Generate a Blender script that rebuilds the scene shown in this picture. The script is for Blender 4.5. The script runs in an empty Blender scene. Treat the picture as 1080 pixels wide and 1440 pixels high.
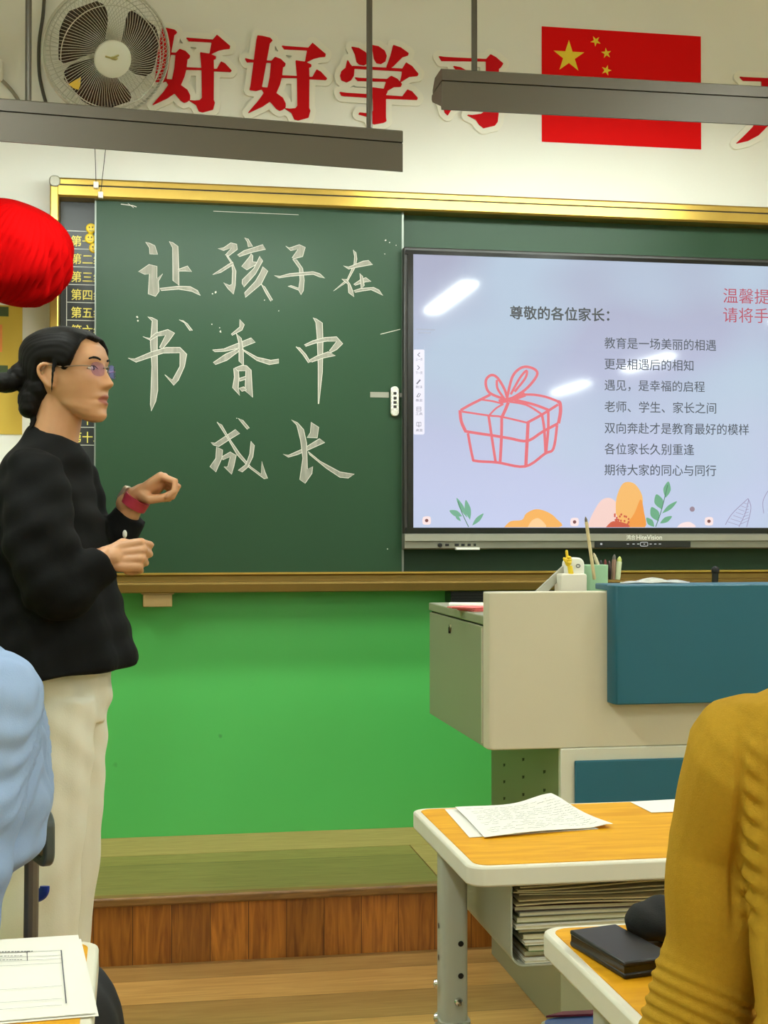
import bpy, bmesh, math, random
import numpy as np
from mathutils import Vector, Matrix
random.seed(7); rng = np.random.default_rng(7)
C = bpy.context.scene.collection
scene = bpy.context.scene
PI = math.pi
# ------------------------------------------------------------------ camera, world, exposure
FPX = 2000.0; YAW = math.radians(10); PITCH = math.atan(27 / 2000); CAMZ = 1.18
cam_data = bpy.data.cameras.new('camera'); cam = bpy.data.objects.new('camera', cam_data); C.objects.link(cam)
cam_data.sensor_fit = 'VERTICAL'; cam_data.sensor_height = 36.0; cam_data.lens = 36.0 * FPX / 1440
cam_data.clip_start = 0.02; cam_data.clip_end = 100
cam.location = (0, 0, CAMZ); cam.rotation_euler = (PI / 2 + PITCH, 0, -YAW)
scene.camera = cam
vs = scene.view_settings
vs.view_transform = 'Standard'; vs.look = 'None'; vs.gamma = 1; vs.use_curve_mapping = False; vs.exposure = 0.0
world = bpy.data.worlds.new('world'); scene.world = world; world.use_nodes = True
world.node_tree.nodes['Background'].inputs[0].default_value = (1, .95, .85, 1)
world.node_tree.nodes['Background'].inputs[1].default_value = 0.02
scene.cycles.max_bounces = 8; scene.cycles.use_denoising = True
BOARD_LAMP = 30.0      # emission of the two board lamps
ROOM_LAMP = 66.0        # emission of the classroom's ceiling lamps
LAMP_TINT = (1.0, 1.10, 1.02, 1)

FW = Vector((math.sin(YAW) * math.cos(PITCH), math.cos(YAW) * math.cos(PITCH), math.sin(PITCH)))
RT = Vector((math.cos(YAW), -math.sin(YAW), 0)); UP = RT.cross(FW); CAM = Vector((0, 0, CAMZ))
def ray(u, v): return FW + RT * ((u - 540) / FPX) - UP * ((v - 720) / FPX)
def onY(u, v, Y): r = ray(u, v); return CAM + r * (Y / r.y)        # photo measurement -> point on a plane y = Y
def onZ(u, v, Z): r = ray(u, v); return CAM + r * ((Z - CAMZ) / r.z)
def dep(u, v, d): return CAM + ray(u, v) * d
W = 4.70                                                         # the front wall
# ------------------------------------------------------------------ materials
def lin(c): 
    c = c / 255
    return c / 12.92 if c <= .04045 else ((c + .055) / 1.055) ** 2.4
def rgb(r, g, b): return (lin(r), lin(g), lin(b), 1)
MATS = {}
class NT:
    def __init__(s, m): s.m = m; s.t = m.node_tree; s.n = s.t.nodes; s.l = s.t.links
    def new(s, typ, **kw):
        n = s.n.new(typ)
        for k, v in kw.items(): setattr(n, k, v)
        return n
    def mix(s, f, a, b):
        n = s.new('ShaderNodeMix', data_type='RGBA')
        for val, i in ((f, 0), (a, 6), (b, 7)):
            if hasattr(val, 'links'): s.l.new(val, n.inputs[i])
            else: n.inputs[i].default_value = val
        return n.outputs[2]
    def coord(s, scale=(1, 1, 1)):
        tc = s.new('ShaderNodeTexCoord'); mp = s.new('ShaderNodeMapping'); mp.inputs[3].default_value = scale
        s.l.new(tc.outputs['Object'], mp.inputs[0]); return mp.outputs[0]
    def noise(s, scale, vec=None, detail=3, rough=.55):
        n = s.new('ShaderNodeTexNoise'); n.inputs['Scale'].default_value = scale; n.inputs['Detail'].default_value = detail; n.inputs['Roughness'].default_value = rough
        s.l.new(vec if vec is not None else s.coord(), n.inputs['Vector']); return n.outputs['Fac']
    def ramp(s, f, a, b):
        n = s.new('ShaderNodeMapRange'); n.inputs[1].default_value = a; n.inputs[2].default_value = b
        s.l.new(f, n.inputs[0]); return n.outputs[0]
    def bump(s, h, strength, dist=.002):
        b = s.new('ShaderNodeBump'); b.inputs['Strength'].default_value = strength; b.inputs['Distance'].default_value = dist
        s.l.new(h, b.inputs['Height']); s.l.new(b.outputs[0], s.n['Principled BSDF'].inputs['Normal'])
    def color(s, c): s.l.new(c, s.n['Principled BSDF'].inputs['Base Color'])
def mat(name, col, rough=.5, metal=0, vary=.08, scale=6, bump=0, bscale=200, coat=0, spec=.5):
    if name in MATS: return MATS[name]
    m = bpy.data.materials.new(name); m.use_nodes = True; p = m.node_tree.nodes['Principled BSDF']
    p.inputs['Roughness'].default_value = rough; p.inputs['Metallic'].default_value = metal
    p.inputs['Coat Weight'].default_value = coat; p.inputs['Specular IOR Level'].default_value = spec
    t = NT(m)
    a = tuple(x * (1 - vary) for x in col[:3]) + (1,); b = tuple(min(1, x * (1 + vary)) for x in col[:3]) + (1,)
    t.color(t.mix(t.noise(scale), a, b))
    if bump: t.bump(t.noise(bscale), bump)
    MATS[name] = m; return m
def emit(name, col, strength=1.0):
    if name in MATS: return MATS[name]
    m = bpy.data.materials.new(name); m.use_nodes = True; p = m.node_tree.nodes['Principled BSDF']
    p.inputs['Base Color'].default_value = (.01, .01, .01, 1); p.inputs['Roughness'].default_value = .25
    p.inputs['Emission Color'].default_value = col; p.inputs['Emission Strength'].default_value = strength
    MATS[name] = m; return m
def wood(name, c1, c2, stretch, scale=8, rough=.45, boards=None, seam=None, coat=0, spec=.5):
    m = bpy.data.materials.new(name); m.use_nodes = True; t = NT(m); p = m.node_tree.nodes['Principled BSDF']
    p.inputs['Roughness'].default_value = rough; p.inputs['Coat Weight'].default_value = coat; p.inputs['Coat Roughness'].default_value = .25; p.inputs['Specular IOR Level'].default_value = spec
    vec = t.coord(stretch)
    if boards:
        ax, wdt = boards
        sep = t.new('ShaderNodeSeparateXYZ'); tc = t.new('ShaderNodeTexCoord'); t.l.new(tc.outputs['Object'], sep.inputs[0])
        d = t.new('ShaderNodeMath', operation='DIVIDE'); t.l.new(sep.outputs[ax], d.inputs[0]); d.inputs[1].default_value = wdt
        fl = t.new('ShaderNodeMath', operation='FLOOR'); t.l.new(d.outputs[0], fl.inputs[0])
        fr = t.new('ShaderNodeMath', operation='FRACT'); t.l.new(d.outputs[0], fr.inputs[0])
        wn = t.new('ShaderNodeTexWhiteNoise', noise_dimensions='1D'); t.l.new(fl.outputs[0], wn.inputs['W'])
        sc = t.new('ShaderNodeVectorMath', operation='SCALE'); t.l.new(wn.outputs['Color'], sc.inputs[0]); sc.inputs['Scale'].default_value = 17
        ad = t.new('ShaderNodeVectorMath', operation='ADD'); t.l.new(vec, ad.inputs[0]); t.l.new(sc.outputs[0], ad.inputs[1]); vec = ad.outputs[0]
    n = t.new('ShaderNodeTexNoise'); n.inputs['Scale'].default_value = scale; n.inputs['Detail'].default_value = 5; n.inputs['Distortion'].default_value = 1.2
    t.l.new(vec, n.inputs['Vector'])
    col = t.mix(t.ramp(n.outputs['Fac'], .3, .7), c1, c2)
    if boards:
        dark = t.mix(t.ramp(wn.outputs['Value'], 0, 1), (.72, .70, .66, 1), (1.12, 1.08, 1.0, 1))
        mu = t.new('ShaderNodeMix', data_type='RGBA', blend_type='MULTIPLY'); mu.inputs[0].default_value = 1
        t.l.new(col, mu.inputs[6]); t.l.new(dark, mu.inputs[7]); col = mu.outputs[2]
        lt = t.new('ShaderNodeMath', operation='LESS_THAN'); t.l.new(fr.outputs[0], lt.inputs[0]); lt.inputs[1].default_value = (seam or .003) / wdt
        col = t.mix(lt.outputs[0], col, tuple(x * .35 for x in c1[:3]) + (1,))
    t.color(col); MATS[name] = m; return m
# ------------------------------------------------------------------ mesh builder
class MB:
    def __init__(s): s.v = []; s.f = []; s.m = []
    def add(s, vs, fs, mi=0):
        o = len(s.v); s.v += [tuple(v) for v in vs]; s.f += [tuple(i + o for i in f) for f in fs]; s.m += [mi] * len(fs); return s
    def box(s, a, b, mi=0, M=None):
        (x0, y0, z0), (x1, y1, z1) = a, b
        vs = [Vector(p) for p in ((x0,y0,z0),(x1,y0,z0),(x1,y1,z0),(x0,y1,z0),(x0,y0,z1),(x1,y0,z1),(x1,y1,z1),(x0,y1,z1))]
        if M: vs = [M @ v for v in vs]
        return s.add(vs, [(0,3,2,1),(4,5,6,7),(0,1,5,4),(1,2,6,5),(2,3,7,6),(3,0,4,7)], mi)
    def prism(s, pts, off, mi=0):
        n = len(pts); a = [Vector(p) for p in pts]; off = Vector(off); b = [p + off for p in a]
        return s.add(a + b, [tuple(range(n)), tuple(range(2*n-1, n-1, -1))] + [(i, (i+1) % n, n + (i+1) % n, n + i) for i in range(n)], mi)
    def loft(s, rings, mi=0, cap=True, closed=True):
        n = len(rings[0]); vs = [p for r in rings for p in r]; fs = []
        for k in range(len(rings) - 1):
            for i in range(n if closed else n - 1):
                j = (i + 1) % n; fs.append((k*n+i, k*n+j, (k+1)*n+j, (k+1)*n+i))
        if cap: fs += [tuple(range(n-1, -1, -1)), tuple((len(rings)-1)*n + i for i in range(n))]
        return s.add(vs, fs, mi)
    def tube(s, path, rad, n=10, mi=0, cap=True, flat=1.0, ref=None, close=False):
        P = [Vector(p) for p in path]
        if isinstance(rad, (int, float)): rad = [rad] * len(P)
        rings = []; u = None
        for i, p in enumerate(P):
            if close: t = P[(i+1) % len(P)] - P[i-1]
            else: t = (P[min(i+1, len(P)-1)] - P[max(i-1, 0)])
            t.normalize()
            if u is None:
                u = Vector(ref) if ref else (Vector((0,0,1)) if abs(t.z) < .9 else Vector((1,0,0)))
            u = (u - t * u.dot(t))
            if u.length < 1e-5: u = t.orthogonal()
            u.normalize(); w = t.cross(u)
            rings.append([p + u * (math.cos(a) * rad[i]) + w * (math.sin(a) * rad[i] * flat) for a in [2*PI*k/n for k in range(n)]])
        if close: rings.append(rings[0]); cap = False
        return s.loft(rings, mi, cap)
    def capsule(s, path, rad, n=12, mi=0):
        P = [Vector(p) for p in path]; r = list(rad) if not isinstance(rad, (int, float)) else [rad] * len(P)
        d0 = (P[0] - P[1]).normalized(); d1 = (P[-1] - P[-2]).normalized()
        pre = [(P[0] + d0 * r[0] * k, r[0] * math.sqrt(max(0.02, 1 - k*k))) for k in (.98, .8, .45)]
        post = [(P[-1] + d1 * r[-1] * k, r[-1] * math.sqrt(max(0.02, 1 - k*k))) for k in (.45, .8, .98)]
        return s.tube([p for p, _ in pre] + P + [p for p, _ in post], [q for _, q in pre] + r + [q for _, q in post], n, mi)
    def lathe(s, prof, c=(0,0,0), n=24, axis=None, mi=0):
        c = Vector(c); z = Vector(axis or (0,0,1)).normalized(); x = z.orthogonal().normalized() if abs(z.z) < .999 else Vector((1,0,0)); y = z.cross(x)
        rings = [[c + z * h + (x * math.cos(2*PI*k/n) + y * math.sin(2*PI*k/n)) * max(r, 1e-4) for k in range(n)] for r, h in prof]
        return s.loft(rings, mi)
    def ball(s, c, r, n=14, mi=0, axes=None):
        rx, ry, rz = r if hasattr(r, '__len__') else (r, r, r); c = Vector(c)
        A = axes or (Vector((1,0,0)), Vector((0,1,0)), Vector((0,0,1)))
        rings = []
        for i in range(n // 2 + 1):
            t = PI * (.01 + .98 * i / (n // 2)) 
            rings.append([c + A[0] * (rx * math.sin(t) * math.cos(2*PI*k/n)) + A[1] * (ry * math.sin(t) * math.sin(2*PI*k/n)) - A[2] * (rz * math.cos(t)) for k in range(n)])
        return s.loft(rings, mi)
    def grid(s, fn, nu, nv, th=0, mi=0):
        P = [[Vector(fn(i / nu, j / nv)) for i in range(nu + 1)] for j in range(nv + 1)]; n = nu + 1
        top = [p for r in P for p in r]; fs = [(j*n+i, j*n+i+1, (j+1)*n+i+1, (j+1)*n+i) for j in range(nv) for i in range(nu)]
        if not th: return s.add(top, fs, mi)
        N = len(top); bot = [p - Vector((0, 0, th)) for p in top]
        rim = [i for i in range(n)] + [j*n+nu for j in range(1, nv+1)] + [nv*n+i for i in range(nu-1, -1, -1)] + [j*n for j in range(nv-1, 0, -1)]
        sides = [(rim[k], rim[k-1], rim[k-1]+N, rim[k]+N) for k in range(len(rim))]
        return s.add(top + bot, fs + [tuple(i + N for i in reversed(f)) for f in fs] + sides, mi)
    def build(s, name, mats, parent=None, smooth=True, bevel=0, angle=35, seg=2, recalc=True, base=None):
        base = base if base is not None else (origin(parent) if parent else Vector((0,0,0)))
        me = bpy.data.meshes.new(name); me.from_pydata([tuple(Vector(v) - base) for v in s.v], [], s.f)
        mats = mats if isinstance(mats, (list, tuple)) else [mats]
        for m in mats: me.materials.append(m)
        me.polygons.foreach_set('material_index', s.m)
        if recalc:
            bm = bmesh.new(); bm.from_mesh(me); bmesh.ops.recalc_face_normals(bm, faces=bm.faces); bm.to_mesh(me); bm.free()
        if smooth:
            me.polygons.foreach_set('use_smooth', [True] * len(me.polygons)); me.set_sharp_from_angle(angle=math.radians(angle))
        me.update()
        return link(name, me, parent, bevel, seg, base if not parent else None)
def origin(o):
    p = Vector((0,0,0))
    while o is not None: p = p + o.location; o = o.parent
    return p
def link(name, me, parent=None, bevel=0, seg=2, loc=None):
    o = bpy.data.objects.new(name, me); C.objects.link(o)
    if parent is not None: o.parent = parent
    elif loc is not None: o.location = loc
    if bevel:
        b = o.modifiers.new('bevel', 'BEVEL'); b.width = bevel; b.segments = seg; b.limit_method = 'ANGLE'; b.angle_limit = math.radians(40)
    return o
def tag(o, label, cat, group=None):
    o['label'] = label; o['category'] = cat
    if group: o['group'] = group
    return o
def thing(name, label, cat, loc, group=None):
    o = bpy.data.objects.new(name, None); C.objects.link(o); o.location = loc; o.empty_display_size = .05
    return tag(o, label, cat, group)
def struct(o): o['kind'] = 'structure'; return o
def remesh(mb, voxel, smooth=4, disp=None):
    """one continuous surface from overlapping closed pieces"""
    me = bpy.data.meshes.new('tmp'); me.from_pydata(mb.v, [], mb.f)
    bm = bmesh.new(); bm.from_mesh(me); bmesh.ops.recalc_face_normals(bm, faces=bm.faces); bm.to_mesh(me); bm.free()
    o = bpy.data.objects.new('tmp', me); C.objects.link(o)
    r = o.modifiers.new('r', 'REMESH'); r.mode = 'VOXEL'; r.voxel_size = voxel; r.use_smooth_shade = True
    if smooth: s = o.modifiers.new('s', 'SMOOTH'); s.factor = .5; s.iterations = smooth
    dg = bpy.context.evaluated_depsgraph_get(); out = bpy.data.meshes.new_from_object(o.evaluated_get(dg))
    bpy.data.objects.remove(o); bpy.data.meshes.remove(me)
    if disp:
        n = len(out.vertices); co = np.empty(n*3); no = np.empty(n*3)
        out.vertices.foreach_get('co', co); out.vertices.foreach_get('normal', no)
        co = co.reshape(-1, 3); no = no.reshape(-1, 3); co = co + no * disp(co, no)[:, None]
        out.vertices.foreach_set('co', co.ravel()); out.update()
    return out
def place_mesh(name, me, mats, parent):
    base = origin(parent); me.transform(Matrix.Translation(-base)); me.name = name; me.materials.clear()
    for m in (mats if isinstance(mats, (list, tuple)) else [mats]): me.materials.append(m)
    me.polygons.foreach_set('use_smooth', [True] * len(me.polygons))
    o = link(name, me, parent); return o
def text2d(s, size=1.0, bold=0.0, align='LEFT'):
    cu = bpy.data.curves.new('t', 'FONT'); cu.body = s; cu.size = size; cu.offset = bold; cu.align_x = align; cu.resolution_u = 3
    o = bpy.data.objects.new('t', cu); C.objects.link(o)
    dg = bpy.context.evaluated_depsgraph_get(); me = bpy.data.meshes.new_from_object(o.evaluated_get(dg))
    v = [tuple(p.co) for p in me.vertices]; f = [tuple(p.vertices) for p in me.polygons]
    bpy.data.objects.remove(o); bpy.data.curves.remove(cu); bpy.data.meshes.remove(me); return v, f
def wall_text(mb, s, x, z, width, height, Y, bold=0.0, mi=0):
    """text fitted into a box on a plane facing -Y (x, z = lower left)"""
    v, f = text2d(s, 1.0, 0)
    if not v: return
    if bold:
        n = len(v); v = [(p[0] + dx, p[1] + dy, q) for q, (dx, dy) in enumerate(((-bold, 0), (bold, 0), (0, bold), (0, -bold))) for p in v]
        f = f + [tuple(i + n * k for i in q) for k in (1, 2, 3) for q in f]
    xs = [p[0] for p in v]; ys = [p[1] for p in v]; x0, x1, y0, y1 = min(xs), max(xs), min(ys), max(ys)
    sx = width / (x1 - x0); sy = height / (y1 - y0) if height else sx
    mb.add([(x + (p[0] - x0) * sx, Y - .00006 * p[2], z + (p[1] - y0) * sy) for p in v], f, mi)
def inside_dist(polys, X, Z):
    best = np.full(X.shape, 1e9)
    for P in polys:
        P = np.array(P, float); n = len(P); d = np.full(X.shape, 1e9); ins = np.zeros(X.shape, bool)
        for i in range(n):
            a, b = P[i], P[(i+1) % n]; e = b - a; L = max(e @ e, 1e-9)
            t = np.clip(((X - a[0]) * e[0] + (Z - a[1]) * e[1]) / L, 0, 1)
            d = np.minimum(d, np.hypot(X - a[0] - t * e[0], Z - a[1] - t * e[1]))
            if a[1] != b[1]:
                c = ((a[1] > Z) != (b[1] > Z)) & (X < (b[0]-a[0]) * (Z-a[1]) / (b[1]-a[1]) + a[0]); ins ^= c
        best = np.minimum(best, np.where(ins, -d, d))
    return best
def cutout(mb, polys, iso, step, Y, thick, mi=0):
    """solid cut-out of the union of outlines (photo pixels on plane Y), grown by iso"""
    A = np.vstack([np.array(p, float) for p in polys]); lo = A.min(0) - iso - 3; hi = A.max(0) + iso + 3
    xs = np.arange(lo[0], hi[0], step); zs = np.arange(lo[1], hi[1], step); X, Z = np.meshgrid(xs, zs); D = inside_dist(polys, X, Z) - iso
    vid = {}; V = []; F = []
    def vert(key, x, z):
        if key not in vid: vid[key] = len(V); V.append(onY(x, z, Y))
        return vid[key]
    for j in range(len(zs) - 1):
        for i in range(len(xs) - 1):
            cs = [(i, j), (i+1, j), (i+1, j+1), (i, j+1)]; dv = [D[b, a] for a, b in cs]
            if min(dv) >= 0: continue
            f = []
            for k in range(4):
                (a, b), (c, d) = cs[k], cs[(k+1) % 4]; p, q = dv[k], dv[(k+1) % 4]
                if p < 0: f.append(vert((a, b), xs[a], zs[b]))
                if (p < 0) != (q < 0):
                    t = p / (p - q); kk = tuple(sorted(((a, b), (c, d))))
                    f.append(vert(kk, xs[a] + (xs[c] - xs[a]) * t, zs[b] + (zs[d] - zs[b]) * t))
            if len(f) > 2: F.append(tuple(f))
    E = {}
    for f in F:
        for k in range(len(f)):
            e = (f[k], f[(k+1) % len(f)]); E[tuple(sorted(e))] = None if tuple(sorted(e)) in E else e
    n = len(V); S = [(e[1], e[0], e[0] + n, e[1] + n) for e in E.values() if e]
    mb.add(V + [v + Vector((0, thick, 0)) for v in V], F + S, mi)
def sc(poly, o, s): return [(o[0] + x / s, o[1] + y / s) for x, y in poly]
def ribbon(mb, pts, w, Y, mi=0, closed=False, mapper=None):
    """flat line of width w (photo pixels) through pts on plane Y"""
    P = [Vector(p) for p in pts]; n = len(P); vsl = []
    for i in range(n):
        a = P[i-1] if (i or closed) else P[i]; b = P[(i+1) % n] if (i < n-1 or closed) else P[i]
        t = (b - a); t = t.normalized() if t.length else Vector((1, 0)); q = Vector((-t.y, t.x)) * (w / 2)
        for s_ in (P[i] + q, P[i] - q): vsl.append(mapper(s_.x, s_.y) if mapper else onY(s_.x, s_.y, Y))
    fs = [(2*i, 2*i+1, (2*i+3) % (2*n), (2*i+2) % (2*n)) for i in range(n if closed else n-1)]
    mb.add(vsl, fs, mi)
def smooth_line(pts, k=6):
    P = [Vector(p) for p in pts]; out = []
    for i in range(len(P) - 1):
        p0, p1, p2, p3 = P[max(i-1, 0)], P[i], P[i+1], P[min(i+2, len(P)-1)]
        for j in range(k):
            t = j / k; out.append(.5 * ((2*p1) + (p2-p0)*t + (2*p0-5*p1+4*p2-p3)*t*t + (3*p1-p0-3*p2+p3)*t**3))
    return out + [P[-1]]
def rrect(x0, y0, x1, y1, r, k=5):
    out = []
    for cx, cy, a in ((x1-r, y1-r, 0), (x0+r, y1-r, 90), (x0+r, y0+r, 180), (x1-r, y0+r, 270)):
        for i in range(k + 1): t = math.radians(a + 90 * i / k); out.append((cx + r * math.cos(t), cy + r * math.sin(t)))
    return out
def Rz(c, a): return Matrix.Translation(Vector(c)) @ Matrix.Rotation(a, 4, 'Z')
# ------------------------------------------------------------------ common materials
def paint_wall():
    m = bpy.data.materials.new('two_tone_wall_paint'); m.use_nodes = True; t = NT(m); p = t.n['Principled BSDF']
    tc = t.new('ShaderNodeTexCoord'); sp = t.new('ShaderNodeSeparateXYZ'); t.l.new(tc.outputs['Object'], sp.inputs[0])
    gt = t.new('ShaderNodeMath', operation='GREATER_THAN'); t.l.new(sp.outputs[2], gt.inputs[0]); gt.inputs[1].default_value = 1.0
    g = t.mix(t.noise(1.3), rgb(76, 174, 84), rgb(88, 190, 98)); w = t.mix(t.noise(2.0), rgb(228, 226, 218), rgb(236, 234, 226))
    spots = t.ramp(t.noise(9, detail=2, rough=.3), .80, .83); g = t.mix(spots, g, rgb(45, 70, 40))
    t.color(t.mix(gt.outputs[0], g, w)); r = t.new('ShaderNodeMapRange'); t.l.new(gt.outputs[0], r.inputs[0]); r.inputs[3].default_value = .33; r.inputs[4].default_value = .8
    t.l.new(r.outputs[0], p.inputs['Roughness']); t.bump(t.noise(14), .05, .01); return m
WALL = paint_wall()
CEIL = mat('white_ceiling_paint', rgb(232, 230, 222), .85)
FLOOR = wood('laminate_floor', rgb(178, 132, 72), rgb(204, 162, 98), (1.2, 14, 14), 4, .32, (1, .19), .0025, coat=.15)
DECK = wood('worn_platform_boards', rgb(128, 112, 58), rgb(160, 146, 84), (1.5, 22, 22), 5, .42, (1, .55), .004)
RISER = wood('varnished_pine_boards', rgb(134, 74, 22), rgb(196, 124, 46), (26, 8, 2.2), 2.2, .38, (0, .105), .002, coat=.2)
NOSE = wood('platform_edge_trim', rgb(112, 76, 38), rgb(150, 108, 58), (2, 20, 20), 5, .45)
GOLD = mat('brushed_gold_metal', rgb(190, 158, 78), .32, .85, .06, 20)
GOLD2 = mat('dark_gold_metal', rgb(132, 106, 52), .4, .7, .06, 20)
DARKG = mat('dark_groove', rgb(28, 24, 16), .6)
BOARDG = mat('green_chalkboard_enamel', rgb(29, 62, 37), .45, 0, .10, 3.0, spec=.35)
BOARDB = mat('black_chalkboard_enamel', rgb(30, 34, 36), .4, 0, .06, 3)
CHALKE = mat('chalk_edge', rgb(194, 188, 176), .95, 0, .1, 60)
def chalk_fill():
    m = bpy.data.materials.new('chalk_side_stroke'); m.use_nodes = True; t = NT(m); p = t.n['Principled BSDF']
    p.inputs['Roughness'].default_value = .95
    t.color(t.mix(t.noise(90, t.coord((1, 1, .15)), 4), rgb(94, 102, 88), rgb(168, 160, 150))); return m
CHALKF = chalk_fill()
STEEL = mat('lamp_grey_paint', rgb(92, 84, 72), .45, .2, .05, 5)
STEELD = mat('lamp_rod_metal', rgb(92, 86, 76), .45, .4)
CHROME = mat('chrome', rgb(205, 205, 200), .18, 1.0)
WHITEP = mat('white_plastic', rgb(232, 230, 220), .4)
BLACKP = mat('black_plastic', rgb(18, 18, 19), .3)
PAPER = mat('white_paper', rgb(236, 234, 226), .85, 0, .02)
INK = mat('grey_ink', rgb(92, 92, 98), .8)
LAMPE = emit('fluorescent_tube_cover', LAMP_TINT, BOARD_LAMP)
CLAMPE = emit('ceiling_lamp_cover', LAMP_TINT, ROOM_LAMP)
RED = mat('red_acrylic', rgb(200, 2, 16), .5, 0, .03, spec=.15)
FOAM = mat('white_foam_board', rgb(236, 234, 222), .7, 0, .02)
YEL = mat('yellow_vinyl', rgb(240, 205, 40), .5)
# ------------------------------------------------------------------ the room
XL, XR, YB, ZC = -2.1, 5.7, -6.9, 3.3
def slab(name, a, b, m): return struct(MB().box(a, b).build(name, m, smooth=False))
slab('floor', (XL - .1, YB - .1, -.1), (XR + .1, W + .15, 0), FLOOR)
slab('ceiling', (XL - .1, YB - .1, ZC), (XR + .1, W + .15, ZC + .1), CEIL)
slab('wall_front', (XL - .1, W, 0), (XR + .1, W + .15, ZC), WALL)
slab('wall_back', (XL - .1, YB - .1, 0), (XR + .1, YB, ZC), WALL)
slab('wall_left', (XL - .1, YB, 0), (XL, W, ZC), WALL)
slab('wall_right', (XR, YB, 0), (XR + .1, W, ZC), WALL)
# teaching platform under the board
PY = 3.93
plat = thing('teaching_platform', 'long low wooden platform with worn boards under the chalkboard', 'platform', (0, 4.3, 0))
MB().box((XL, PY + .012, 0), (4.6, PY + .03, .165)).build('riser', RISER, plat, False)
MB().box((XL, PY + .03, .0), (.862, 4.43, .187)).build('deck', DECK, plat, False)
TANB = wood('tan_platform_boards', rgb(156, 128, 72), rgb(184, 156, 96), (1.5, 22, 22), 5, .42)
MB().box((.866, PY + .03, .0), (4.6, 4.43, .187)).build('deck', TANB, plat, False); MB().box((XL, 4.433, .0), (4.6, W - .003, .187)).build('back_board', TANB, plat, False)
MB().box((XL, PY - .008, .163), (4.6, PY + .035, .1885)).build('edge_trim', NOSE, plat, True, .006)
# ceiling lamps of the classroom
k = 0
for ly in (2.55, -.2, -3.5, -5.9):
    for lx, side in ((-.6, 'left'), (2.11, 'middle'), (4.75, 'right')):
        row = {2.55: 'front', -.2: 'second', -3.5: 'third', -5.9: 'rear'}[ly]
        t = thing('ceiling_lamp', f'slim white hanging tube lamp of the {row} row, {side} column, below the ceiling', 'lamp', (lx, ly, 2.75), 'hanging tube lamps over the class')
        MB().prism([(lx - .03, ly - .6, 2.81), (lx + .03, ly - .6, 2.81), (lx + .055, ly - .6, 2.765), (lx - .055, ly - .6, 2.765)], (0, 1.2, 0)).build('housing', WHITEP, t, False)
        MB().box((lx - .05, ly - .595, 2.752), (lx + .05, ly + .595, 2.765)).build('diffuser', CLAMPE, t, False)
        for s_ in (-.45, .45): MB().tube([(lx, ly + s_, 2.8), (lx, ly + s_, ZC)], .008, 8).build('suspension_rod', STEELD, t)
# the two board lamps
def board_lamp(xa, xb, za, zb, rods, label):
    t = thing('board_lamp', label, 'lamp', ((xa + xb) / 2, 3.95, (za + zb) / 2), 'board lamps hanging before the wall')
    def sec(x, z, prof): return [Vector((x, 3.9 + y, z + h)) for y, h in prof]
    def pair(prof, dx=0): return [sec(xa + dx, za, prof), sec(xb - dx, zb, prof)]
    MB().loft(pair([(0, .079), (0, 0), (.006, 0), (.012, .012), (.128, .058), (.138, .068), (.136, .08)])).build('housing', STEEL, t, False)
    MB().loft(pair([(-.003, .082), (-.003, .112), (.01, .118), (.095, .118), (.125, .092), (.125, .082)])).build('cover', STEEL, t, False)
    MB().loft(pair([(.004, .079), (.004, .083), (.12, .083), (.12, .079)], .002)).build('seam', DARKG, t, False)
    MB().loft(pair([(.014, .0105), (.128, .0555), (.128, .058), (.012, .0125)], .02)).build('diffuser', LAMPE, t, False)
    for x in rods:
        zz = za + (zb - za) * (x - xa) / (xb - xa)
        MB().tube([(x, 3.95, zz + .115), (x, 3.95, ZC)], .0085, 10).build('suspension_rod', STEELD, t)
    return t
xr1, xr2 = onY(40, 60, 3.95).x, onY(519.5, 90, 3.95).x
board_lamp(-.46, .741, 2.2235, 2.187, (xr1, xr2), 'long brown-grey board lamp hung lower on the left, partly hiding the fan')
board_lamp(.853, 2.055, 2.368, 2.372, (onY(667, 50, 3.95).x, 1.98), 'long brown-grey board lamp hung higher, crossing the red flag')
# ------------------------------------------------------------------ the chalkboard
BX0, BX1, BZ0, BZ1, BF = -.262, 3.72, .985, 2.302, 4.60
bd = thing('chalkboard', 'wide green sliding chalkboard in a gold metal frame on the front wall', 'chalkboard', (1.7, W, BZ0))
MB().box((BX0 + .03, 4.672, 1.03), (BX1 - .03, W, 2.27)).build('back_panel', BOARDG, bd, False)
MB().box((BX0 + .03, 4.668, 1.03), (.0, 4.6715, 2.27)).build('group_chart_panel', BOARDB, bd, False)
m = MB(); prof = [(W, 2.302), (4.606, 2.302), (4.600, 2.296), (4.600, 2.281), (4.604, 2.279), (4.604, 2.277), (4.597, 2.275), (4.597, 2.246), (4.604, 2.24), (W, 2.24)]
m.loft([[Vector((BX0 + .026, y, z)) for y, z in prof], [Vector((BX1 - .026, y, z)) for y, z in prof]]); m.build('top_rail', GOLD, bd, False)
MB().box((BX0 + .026, 4.6015, 2.2755), (BX1 - .026, 4.61, 2.2795)).build('rail_groove', DARKG, bd, False)
for xa in (BX0, BX1 - .028):
    MB().box((xa, 4.60, 1.0), (xa + .028, W, 2.285)).build('side_rail', GOLD, bd, True, .004)
    MB().prism([(p[0], 4.595, p[1]) for p in rrect(xa - .002, 2.27, xa + .032, 2.306, .014)], (0, .1, 0)).build('corner_cap', mat('grey_cast_metal', rgb(150, 146, 132), .4, .6), bd, True, .003)
m = MB(); prof = [(W, 1.046), (4.60, 1.046), (4.598, 1.040), (4.605, 1.035), (4.605, 1.02), (4.60, 1.018), (4.578, 1.016), (4.572, 1.01), (4.575, .986), (4.58, .983), (W, .983)]
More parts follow.
